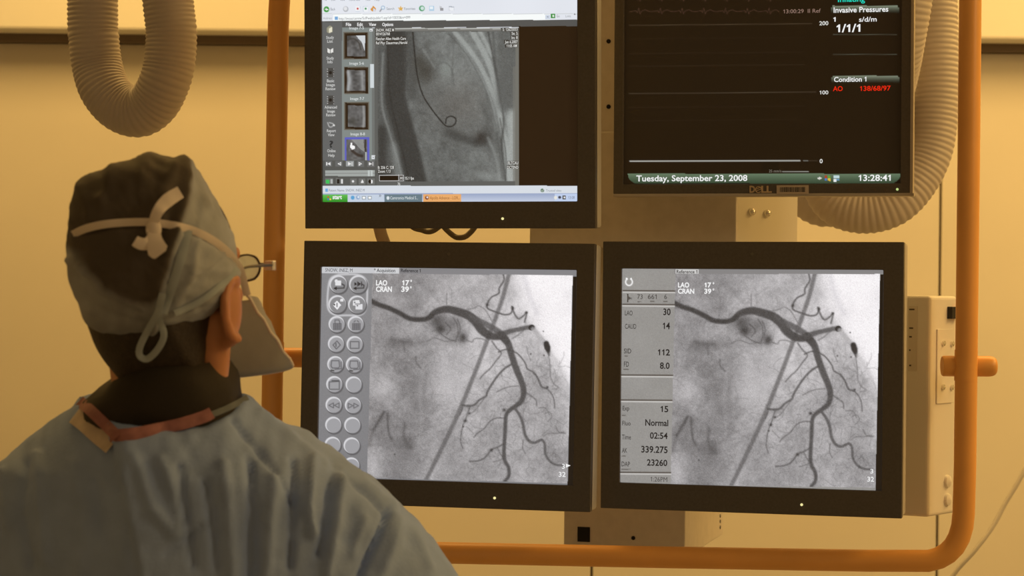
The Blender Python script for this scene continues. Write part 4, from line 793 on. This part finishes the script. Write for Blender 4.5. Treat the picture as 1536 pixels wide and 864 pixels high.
for s in (1, -1):                                                             # ears
    e = [hp((.097 if s > 0 else -.079) + s * .006 * math.sin(t * .5 + .3), -.004 - .020 * math.sin(t), -.044 + .034 * math.cos(t)) for t in np.linspace(-.5, math.pi + .2, 10)]
    for a, b in zip(e[:-1], e[1:]): body.cap(a, b, .0065, .0065, 10)
    body.ell(hp(s * (.093 if s > 0 else .076), .002, -.046), (.008, .018, .034), H3); body.ell(hp(s * (.091 if s > 0 else .076), .0, -.078), (.008, .010, .012), H3)
NB = at(262, 640, 2.47)
body.cap(hp(0, -.012, -.060), NB, .058, .066, 20)
# torso, arms and legs under the gown
sx = NB.x - .01
SH = {1: Vector((sx + .155, 2.475, 1.325)), -1: Vector((sx - .150, 2.545, 1.325))}
body.ell((sx, 2.48, 1.22), (.17, .10, .20)); body.ell((sx, 2.48, 1.02), (.155, .10, .20)); body.cap((sx - .12, 2.53, 1.34), (sx + .12, 2.475, 1.34), .055, .055)
for s in (1, -1):
    el = SH[s] + Vector((s * .065, .02, -.29)); wr = el + Vector((-s * .05, .235, .03))
    body.cap(SH[s], el, .058, .044); body.cap(el, wr, .044, .029)
    pm = wr + Vector((-s * .012, .075, .0)); body.cap(wr, pm, .028, .032)
    for k, (off, ln) in enumerate(((-.030, .068), (-.010, .078), (.011, .074), (.030, .058))):
        b0 = pm + Vector((off, .018, 0)); b1 = b0 + Vector((0, ln * .5, -.006)); b2 = b1 + Vector((-s * .002, ln * .42, -.024)); body.cap(b0, b1, .0092, .0085, 10); body.cap(b1, b2, .0085, .0075, 10)
    t0 = wr + Vector((-s * .028, .03, .004)); t1 = t0 + Vector((-s * .026, .034, -.004)); t2 = t1 + Vector((-s * .006, .03, -.01)); body.cap(t0, t1, .0105, .010, 10); body.cap(t1, t2, .010, .0085, 10)
    hipj = Vector((sx + s * .09, 2.49, .92)); kn = Vector((sx + s * .10, 2.48, .50)); an = Vector((sx + s * .105, 2.50, .09))
    body.cap(hipj, kn, .085, .056); body.cap(kn, an, .054, .036); body.cap(an, an + Vector((0, .02, -.045)), .036, .036)
bo = ppart(remesh(body, 'body', .0042, M_skin, 5))
for s in (1, -1):
    ppart(MB().ell(hp(s * .031, .078, -.003), (.012, .012, .012), H3).build('eye', mat('eye_white', (.7, .68, .64), .2), smooth='all'))
    an = Vector((sx + s * .105, 2.50, 0)); sh = MB(); sh.cap(an + Vector((0, -.035, .045)), an + Vector((0, .15, .036)), .044, .036); sh.box(an.x - .04, an.x + .04, an.y - .075, an.y + .185, 0, .03)
    ppart(remesh(sh, 'shoe', .006, mat('shoe_dark', (.06, .06, .07), .5), 6))
# outline driven volumes (cap, hair): radius by direction seen from behind, rounded in depth
def outline_volume(center, outline, Yc, bback, bfront, name, m, nt=120, nf=60, post=None, pw=1.0):
    cx, cy = center; th = np.array([math.atan2(cy - y, x - cx) for x, y in outline]); rr = np.array([math.hypot(x - cx, y - cy) for x, y in outline])
    o_ = np.argsort(th); th, rr = th[o_], rr[o_]; th = np.concatenate([th[-3:] - 2 * math.pi, th, th[:3] + 2 * math.pi]); rr = np.concatenate([rr[-3:], rr, rr[:3]])
    V = []; F_ = []
    for j in range(1, nf):
        ph = math.pi * j / nf; d = -math.cos(ph); sn = math.sin(ph) ** pw
        for i in range(nt):
            t = 2 * math.pi * i / nt - math.pi; r = float(np.interp(t, th, rr)) * sn; Y = Yc + d * (bback if d < 0 else bfront)
            x, y = cx + r * math.cos(t), cy - r * math.sin(t)
            P = at(x, y, Yc); P.y = Y
            V.append(P)
    a = at(cx, cy, Yc); V += [Vector((a.x, Yc - bback, a.z)), Vector((a.x, Yc + bfront, a.z))]
    A_, B_ = len(V) - 2, len(V) - 1
    F_ = [(j * nt + i, j * nt + (i + 1) % nt, (j + 1) * nt + (i + 1) % nt, (j + 1) * nt + i) for j in range(nf - 2) for i in range(nt)] + [(A_, (i + 1) % nt, i) for i in range(nt)] + [(B_, (nf - 2) * nt + i, (nf - 2) * nt + (i + 1) % nt) for i in range(nt)]
    mb = MB().add(V, F_); o = mb.build(name, m, smooth='all')
    if post: post(o)
    return o
def seg_dist(P, pts):
    best = np.full(len(P), 1e9); sgn = np.zeros(len(P))
    for (ax, ay), (bx, by) in zip(pts[:-1], pts[1:]):
        L2 = (bx - ax) ** 2 + (by - ay) ** 2; t = np.clip(((P[:, 0] - ax) * (bx - ax) + (P[:, 1] - ay) * (by - ay)) / L2, 0, 1)
        d = np.hypot(P[:, 0] - ax - t * (bx - ax), P[:, 1] - ay - t * (by - ay)); c = (bx - ax) * (P[:, 1] - ay) - (by - ay) * (P[:, 0] - ax)
        k = d < best; best = np.where(k, d, best); sgn = np.where(k, np.sign(c), sgn)
    return best, sgn
def get_world(o):
    n = len(o.data.vertices); co = np.empty(n * 3, np.float32); o.data.vertices.foreach_get('co', co); no = np.empty(n * 3, np.float32); o.data.vertices.foreach_get('normal', no); return co.reshape(-1, 3).astype(float), no.reshape(-1, 3).astype(float)
def set_co(o, co): o.data.vertices.foreach_set('co', co.astype(np.float32).ravel()); o.data.update()
def folds(o, lst, facing=.15, noise=()):
    co, no = get_world(o); px = topx(co); f = np.clip((-no[:, 1] - facing) / .3, 0, 1); disp = np.zeros(len(co))
    for pts, w, amp in lst: d, s = seg_dist(px, pts); disp += amp * np.exp(-(d / w) ** 2) * f
    for sc, amp, seed in noise: disp += amp * vnoise(px[:, 0] + co[:, 1] * 900, px[:, 1] + 500, sc, seed)
    co += no * disp[:, None]; set_co(o, co)
# hair
hair_out = [(112, 380), (118, 330), (150, 280), (235, 262), (310, 285), (345, 340), (352, 400), (344, 440), (333, 480), (325, 515), (320, 545), (316, 575), (250, 590), (190, 580), (172, 558), (152, 532), (138, 500), (128, 460), (117, 420)]
hair = ppart(outline_volume((236, 425), hair_out, 2.425, .094, .05, 'hair', M_hair))
# cap
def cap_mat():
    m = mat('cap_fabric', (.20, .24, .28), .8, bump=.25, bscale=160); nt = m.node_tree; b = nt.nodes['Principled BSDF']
    a = nt.nodes.new('ShaderNodeAttribute'); a.attribute_name = 'layers_lit'; n = nt.nodes.new('ShaderNodeTexNoise'); n.inputs['Scale'].default_value = 60; n.inputs['Detail'].default_value = 6
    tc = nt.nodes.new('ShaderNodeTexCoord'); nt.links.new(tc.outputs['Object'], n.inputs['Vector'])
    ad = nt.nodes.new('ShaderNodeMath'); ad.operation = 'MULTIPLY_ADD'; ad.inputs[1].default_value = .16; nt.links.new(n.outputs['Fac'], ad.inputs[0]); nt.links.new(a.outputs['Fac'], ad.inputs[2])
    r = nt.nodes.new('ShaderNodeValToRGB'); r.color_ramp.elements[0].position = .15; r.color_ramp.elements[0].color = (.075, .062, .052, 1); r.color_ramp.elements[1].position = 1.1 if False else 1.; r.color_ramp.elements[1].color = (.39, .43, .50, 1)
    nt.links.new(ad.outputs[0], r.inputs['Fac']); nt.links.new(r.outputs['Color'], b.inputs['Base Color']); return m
cap_out = [(105, 385), (107, 345), (111, 305), (116, 275), (130, 264), (158, 257), (167, 250), (172, 246), (198, 238), (216, 231), (226, 228), (243, 234), (262, 238), (279, 234), (288, 242), (300, 262), (316, 290), (334, 322), (350, 360), (356, 392), (362, 410), (352, 432), (338, 455), (318, 474), (292, 490), (262, 503), (232, 512), (205, 514), (176, 508), (152, 498), (134, 485), (124, 460), (112, 430), (106, 408)]
def cap_post(o):
    co, no = get_world(o); px = topx(co); f = np.clip((-no[:, 1] - .05) / .3, 0, 1); disp = np.zeros(len(co))
    # ridge running down from the top right corner, flat facet to its right
    for pts, w, amp in (([(281, 236), (279, 290), (262, 350)], 9, .0075), ([(168, 250), (160, 285), (150, 300)], 8, .004), ([(262, 350), (240, 420), (228, 500)], 10, .006), ([(300, 350), (285, 420), (250, 480)], 6, .003), ([(345, 385), (300, 420), (255, 450)], 5, -.003), ([(330, 430), (290, 455), (245, 470)], 6, .0045), ([(125, 400), (150, 435), (215, 462)], 6, .005), ([(130, 450), (165, 475), (220, 485)], 7, -.003), ([(230, 300), (245, 330)], 6, .003), ([(120, 280), (135, 330)], 7, .003), ([(200, 240), (205, 300)], 9, -.003), ([(112, 352), (160, 340), (210, 336), (245, 338), (285, 347), (325, 367), (352, 390)], 5, -.0035), ([(105, 390), (130, 410)], 6, .004), ([(310, 300), (335, 360)], 10, .003)):
        d, s = seg_dist(px, pts); disp += amp * np.exp(-(d / w) ** 2) * f
    disp += .0016 * vnoise(px[:, 0] + co[:, 1] * 800, px[:, 1], 22, 71) + .0009 * vnoise(px[:, 0], px[:, 1] + co[:, 1] * 800, 9, 72)
    co += no * disp[:, None]; set_co(o, co)
    # right panel painted lighter as its lit side; lower gathered band lies double
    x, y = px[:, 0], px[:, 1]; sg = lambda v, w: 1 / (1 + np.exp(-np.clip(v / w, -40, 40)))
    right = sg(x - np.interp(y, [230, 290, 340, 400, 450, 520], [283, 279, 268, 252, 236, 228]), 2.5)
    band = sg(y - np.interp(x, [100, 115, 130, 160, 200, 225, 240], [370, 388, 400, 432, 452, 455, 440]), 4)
    lay_lit = np.clip(.95 * right + .72 * band * (1 - right) + .10 * sg(262 - y, 8) * (1 - right) + .18 * sg(150 - x, 10) * (1 - right), 0, 1) + .10 * vnoise(x, y, 14, 73)
    lay_lit = np.where(no[:, 1] > .25, .8, lay_lit)
    a = o.data.attributes.new('layers_lit', 'FLOAT', 'POINT'); a.data.foreach_set('value', np.clip(lay_lit - .15, 0, 1).astype(np.float32))
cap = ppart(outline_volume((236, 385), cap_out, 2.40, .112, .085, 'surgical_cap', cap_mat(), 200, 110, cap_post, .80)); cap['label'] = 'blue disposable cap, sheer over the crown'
def bvh(o):
    co = [v.co.copy() for v in o.data.vertices]; return BVHTree.FromPolygons(co, [tuple(p.vertices) for p in o.data.polygons])
def drape(trees, pts, off, n=8, Yd=2.4):
    out = []
    P = spline([(x, y, 0) for x, y in pts], n); last = None
    for p in P:
        d = ray(p[0], p[1]).normalized(); best = None
        for t in trees:
            h = t.ray_cast(CAM, d)
            if h[0] is not None and (best is None or h[3] < best): best = h[3]
        if best is None: best = last if last else (at(p[0], p[1], Yd) - CAM).length
        last = best; out.append(CAM + d * (best - off))
    for _ in range(2): out = [out[0]] + [(a + b * 2 + c) / 4 for a, b, c in zip(out[:-2], out[1:-1], out[2:])] + [out[-1]]
    return out
tc_ = bvh(cap); th_ = bvh(hair)
def ribbon(P, width, thick, name, m, parent=None, taper=None):
    V = []; n = len(P); F_ = []
    for i, p in enumerate(P):
        t = (P[min(i + 1, n - 1)] - P[max(i - 1, 0)]).normalized(); view = (p - CAM).normalized(); s = t.cross(view).normalized(); w = width * (taper[i] if taper else 1) / 2
        for a, b in ((-1, -1), (-.6, -1.6), (.6, -1.6), (1, -1), (1, 1), (-1, 1)): V.append(p + s * (a * w) + view * (b * thick / 2))
    for i in range(n - 1):
        for k in range(6): F_.append((i * 6 + k, i * 6 + (k + 1) % 6, (i + 1) * 6 + (k + 1) % 6, (i + 1) * 6 + k))
    F_ += [tuple(range(6))[::-1], tuple((n - 1) * 6 + k for k in range(6))]
    o = MB().add(V, F_).build(name, m, smooth=True); return ppart(o) if parent is None else link_local(o, parent)
# mask with flared lower corner
mp = []
nu, nv = 34, 14
for j in range(nv + 1):
    v = j / nv
    for i in range(nu + 1):
        u = -1 + 2 * i / nu; z = -.030 - .090 * v
        lr = .080 + (.017 if u > 0 else .006) * v; fr = .050 + (.068 if u > 0 else .03) * v; ff = .118 + .012 * math.sin(v * math.pi) + .010 * v
        a = abs(u); ang = a * math.pi / 2
        l = lr * math.sin(ang) ** 1.0 * (1 if u > 0 else -1); f = fr + (ff - fr) * math.cos(ang) ** .9 if a < 1 else fr
        zz = z - .008 * (1 - a) + (.010 * v * a if u > 0 else 0) + .0016 * math.sin(v * 22)
        mp.append(hp(l, f, zz))
mf = [(j * (nu + 1) + i, j * (nu + 1) + i + 1, (j + 1) * (nu + 1) + i + 1, (j + 1) * (nu + 1) + i) for j in range(nv) for i in range(nu)]
_n = M_mask.node_tree; _p = _n.nodes['Principled BSDF']; _t = _n.nodes.new('ShaderNodeBsdfTranslucent'); _t.inputs['Color'].default_value = (.62, .62, .60, 1); _x = _n.nodes.new('ShaderNodeMixShader'); _x.inputs[0].default_value = .5
_n.links.new(_p.outputs[0], _x.inputs[1]); _n.links.new(_t.outputs[0], _x.inputs[2]); _n.links.new(_x.outputs[0], _n.nodes['Material Output'].inputs['Surface'])
mo = MB().add(mp, mf).build('face_mask', M_mask, smooth='all'); sd = mo.modifiers.new('thickness', 'SOLIDIFY'); sd.thickness = .0014; ppart(mo); mo['label'] = 'pale paper mask with loose lower corner'
edge = [mp[j * (nu + 1) + nu] for j in range(nv + 1)]; link_local(MB().tube(edge, .0018, 8).build('edge_binding', M_strap, smooth='all'), mo)
link_local(MB().tube([mp[nv * (nu + 1) + i] for i in range(nu + 1)], .0014, 8).build('hem', M_strap, smooth='all'), mo)
# mask strap, knot and tails across the cap
st = drape([tc_, th_], [(109, 352), (128, 343), (160, 336), (205, 333), (240, 335), (285, 344), (322, 362), (347, 384), (361, 405)], .0028, 8)
st += [st[-1].lerp(edge[0], t) for t in (.5, 1.)]
ribbon(st, .0085, .0022, 'mask_strap', M_strap)
def tail(pts, w, name, lift, taper=None):
    P = drape([tc_], pts, .006, 6); n = len(P); P = [p - (p - CAM).normalized() * (lift * math.sin(math.pi * .5 * i / (n - 1))) for i, p in enumerate(P)]; tp_ = [np.interp(i / (n - 1), np.linspace(0, 1, len(taper)), taper) for i in range(n)] if taper else None
    return ribbon(P, w, .003, name, M_strap, None, tp_)
tail([(228, 350), (231, 332), (238, 315), (252, 300), (271, 288)], .0135, 'strap_tail', .010, [.9, .8, .9, 1.1, 1.0])
tail([(232, 348), (232, 362), (237, 376), (241, 382)], .020, 'strap_tail', .010, [.6, .9, 1.1, .7]); tail([(232, 350), (224, 364), (212, 366), (202, 361)], .013, 'strap_tail', .008, [.9, 1, 1, .9])
kb = drape([tc_], [(229, 338), (232, 350)], .006, 2); kn = MB().ell(kb[1], (.0085, .006, .011)).build('strap_knot', M_strap, smooth='all'); ppart(kn)
# cap ties hanging in a loop over the nape
M_tie = mat('cap_tie', (.36, .42, .48), .8)
ribbon(drape([tc_, th_], [(244, 440), (236, 470), (222, 495), (210, 520), (210, 534), (222, 538), (238, 522), (246, 502), (240, 482), (238, 460)], .004, 8), .0075, .0022, 'cap_tie', M_tie)
ribbon(drape([tc_], [(282, 345), (272, 385), (258, 430), (244, 470)], .003, 8), .010, .003, 'cap_tie', M_tie); ribbon(drape([tc_], [(262, 470), (300, 452), (335, 425), (356, 402)], .003, 8), .007, .003, 'cap_tie', M_tie)
# glasses
gl = empty('glasses', HF.copy()); gl.parent = person; gl.matrix_parent_inverse = person.matrix_world.inverted(); gl.matrix_world = HF
M_frame = mat('glasses_metal', (.10, .09, .08), .3, metal=.6); M_lens = mat('glasses_lens', (.75, .85, 1.), .05, trans=.85)
for s in (1, -1):
    c = np.array((s * .036, .112, .002)); ring = [tuple(c + np.array((.025 * math.cos(t), -.010 * s * math.cos(t) * s, .016 * math.sin(t) * (1 if abs(math.sin(t)) < .9 else .95)))) for t in np.linspace(0, 2 * math.pi, 28)]
    MB().tube(ring, .0014, 8, caps=False).build('rim', M_frame, gl, smooth='all')
    V = ring[:-1]; MB().add(V + [(x, y - .0015, z) for x, y, z in V], [tuple(range(27)), tuple(range(27, 54))[::-1]]).build('lens', M_lens, gl)
    MB().tube([(s * .061, .102, .006), (s * .082, .098, .006), (s * .0835, .092, .005), (s * .0835, .05, .003), (s * .084, .0, -.004), (s * .083, -.012, -.022)], .0018, 8).build('temple', M_frame, gl, smooth='all')
    MB().box(s * .078 - .006, s * .078 + .006, .094, .101, -.001, .010).build('hinge', mat('hinge_silver', (.75, .75, .78), .25, metal=.7), gl, bevel=.001)
MB().tube([(-.012, .113, .006), (0, .117, .008), (.012, .113, .006)], .0015, 8).build('bridge', M_frame, gl, smooth='all')
# dark neck shield
def ring(cx, cy, hw, Yc, b, n=48, ex=2.2, tilt=0.):
    c = at(cx, cy, Yc); out = []
    for k in range(n):
        t = 2 * math.pi * k / n; x = math.copysign(abs(math.cos(t)) ** (2 / ex), math.cos(t)) * hw * U; y = math.copysign(abs(math.sin(t)) ** (2 / ex), math.sin(t)) * b
        out.append(Vector((c.x + x, Yc + y, c.z + tilt * (y if y < 0 or tilt < .25 else 0.))))
    return out
cb = MB().loft([ring(260, 535, 78, 2.44, .080, tilt=.1), ring(265, 558, 89, 2.44, .086, tilt=.15), ring(259, 575, 99, 2.442, .088, tilt=.2), ring(248, 590, 111, 2.445, .089, tilt=.2), ring(245, 605, 121, 2.45, .088, tilt=.2), ring(246, 655, 120, 2.455, .085, tilt=.2)])
nk = cb.build('neck_shield', M_collar, smooth='all'); ppart(nk); folds(nk, [([(180, 590), (260, 600), (350, 585)], 8, .002)], noise=((30, .002, 81), (12, .001, 82)))
# gown
rows = [(592, 118, 372, .100, 2.45, .40), (604, 110, 384, .112, 2.452, .40), (622, 95, 408, .121, 2.455, .36), (640, 72, 436, .128, 2.46, .28), (662, 44, 474, .132, 2.46, .2), (685, 16, 512, .138, 2.462, .1), (712, -20, 556, .142, 2.465, 0), (745, -52, 600, .146, 2.468, 0), (785, -82, 640, .150, 2.47, 0), (825, -104, 671, .152, 2.47, 0), (864, -122, 697, .153, 2.47, 0), (910, -138, 714, .152, 2.47, 0), (975, -142, 722, .150, 2.475, 0), (1060, -138, 716, .148, 2.48, 0), (1150, -112, 690, .146, 2.48, 0), (1240, -60, 630, .146, 2.48, 0)]
g = MB().loft([ring((a + b) / 2, y, (b - a) / 2, Yc, bb, 72, 2.25, tl) for y, a, b, bb, Yc, tl in rows])
gc = at(276, 900, 2.47)
rr = []
for z, hw, b in ((1.30, .25, .145), (1.2, .225, .145), (1.05, .20, .14), (.9, .22, .155), (.6, .25, .18), (.36, .27, .20)): rr.append([Vector((gc.x - .02 + hw * math.cos(t), 2.475 + b * math.sin(t), z)) for t in np.linspace(0, 2 * math.pi, 64, endpoint=False)])
g.loft(rr[::-1])
for s in (1, -1):
    el = SH[s] + Vector((s * .065, .02, -.29)); wr = el + Vector((-s * .05, .235, .03)); a0 = Vector((gc.x + s * .225, 2.47, 1.215)); g.cap(a0, el + Vector((s * .03, 0, 0)), .082, .075); g.cap(el + Vector((s * .02, 0, 0)), wr - Vector((-s * .004, .02, 0)), .072, .046)
M_gown = mat('gown_fabric', (.29, .40, .70), .85, noise=.08, nscale=25, bump=.25, bscale=220)
gown = remesh(g, 'surgical_gown', .0045, M_gown, 8)
def gown_post(o):
    co, no = get_world(o); px = topx(co); f = np.clip((-no[:, 1] - .02) / .35, 0, 1); disp = np.zeros(len(co))
    # overlapping back panel: right side lies on top
    d, s = seg_dist(px, [(166, 655), (176, 700), (190, 760), (204, 830), (215, 900)]); sd = -d * s; disp += (.015 * np.exp(-np.clip(sd, 0, None) / 45.) / (1 + np.exp(-np.clip(sd / 2., -30, 30))) - .006 * np.exp(-((sd + 30) / 40.) ** 2)) * f
    for pts, w, amp in (([(205, 690), (232, 760), (262, 800)], 11, .008), ([(270, 700), (276, 760), (290, 850)], 7, -.008), ([(240, 690), (262, 740), (275, 800)], 9, .006), ([(308, 720), (318, 780), (326, 850)], 7, -.009), ([(335, 700), (345, 780), (350, 864)], 12, .008), ([(375, 690), (378, 770), (376, 864)], 9, -.010), ([(350, 630), (400, 690), (440, 750)], 7, -.006), ([(412, 720), (405, 790), (400, 864)], 14, .010), ([(440, 690), (440, 770), (434, 850)], 7, -.010), ([(470, 690), (462, 760), (470, 800)], 9, .011), ([(500, 690), (492, 760), (480, 830)], 7, -.010), ([(515, 705), (505, 790), (490, 864)], 9, .008), ([(505, 700), (545, 735), (578, 768)], 6, -.008), ([(520, 690), (560, 730), (590, 755)], 8, .010), ([(585, 765), (565, 810), (540, 866)], 6, -.016), ([(600, 780), (585, 830), (565, 880)], 12, .010), ([(620, 790), (645, 850)], 9, .005), ([(545, 780), (530, 830)], 9, .006), ([(390, 620), (440, 655), (500, 700)], 8, .004), ([(55, 690), (62, 770), (70, 850)], 10, .008), ([(35, 700), (30, 780), (45, 860)], 9, -.008), ([(110, 700), (125, 780), (120, 860)], 14, .005), ([(140, 720), (150, 800)], 8, -.005), ([(0, 720), (10, 800)], 9, .006), ([(250, 830), (300, 790)], 8, -.005)):
        d, s = seg_dist(px, pts); disp += .9 * amp * np.exp(-(d / (w * .8)) ** 2) * f
    disp += .0025 * vnoise(px[:, 0] + co[:, 1] * 600, px[:, 1] * .6, 36, 91) + .0015 * vnoise(px[:, 0], px[:, 1] + co[:, 1] * 600, 15, 92)
    co += no * disp[:, None]; xl = at(190, 700, 2.35).x; dy = .58 * np.clip(xl - co[:, 0], 0, None); dy = dy * np.clip((1.62 - co[:, 2]) / .2, 0, 1); co[:, 1] += dy; co[:, 0] -= .2 * dy; set_co(o, co)
gown_post(gown); ppart(gown)
tg = bvh(gown); ts_ = bvh(nk)
ribbon(drape([tg, ts_], [(164, 654), (205, 650), (240, 643), (275, 635), (306, 625), (318, 619)], .004, 8), .0135, .004, 'neck_trim', M_pink)
ribbon(drape([tg, ts_], [(119, 601), (134, 614), (153, 632), (176, 655)], .005, 8), .0125, .004, 'neck_trim', M_pink)
ribbon(drape([tg, ts_], [(306, 626), (330, 617), (352, 607), (372, 596)], .003, 8), .007, .003, 'neck_binding', mat('gown_binding', (.13, .15, .17), .85))
ribbon(drape([tg, ts_], [(112, 622), (128, 634), (148, 652), (168, 668)], .003, 8), .021, .003, 'tape_fastener', M_tape)
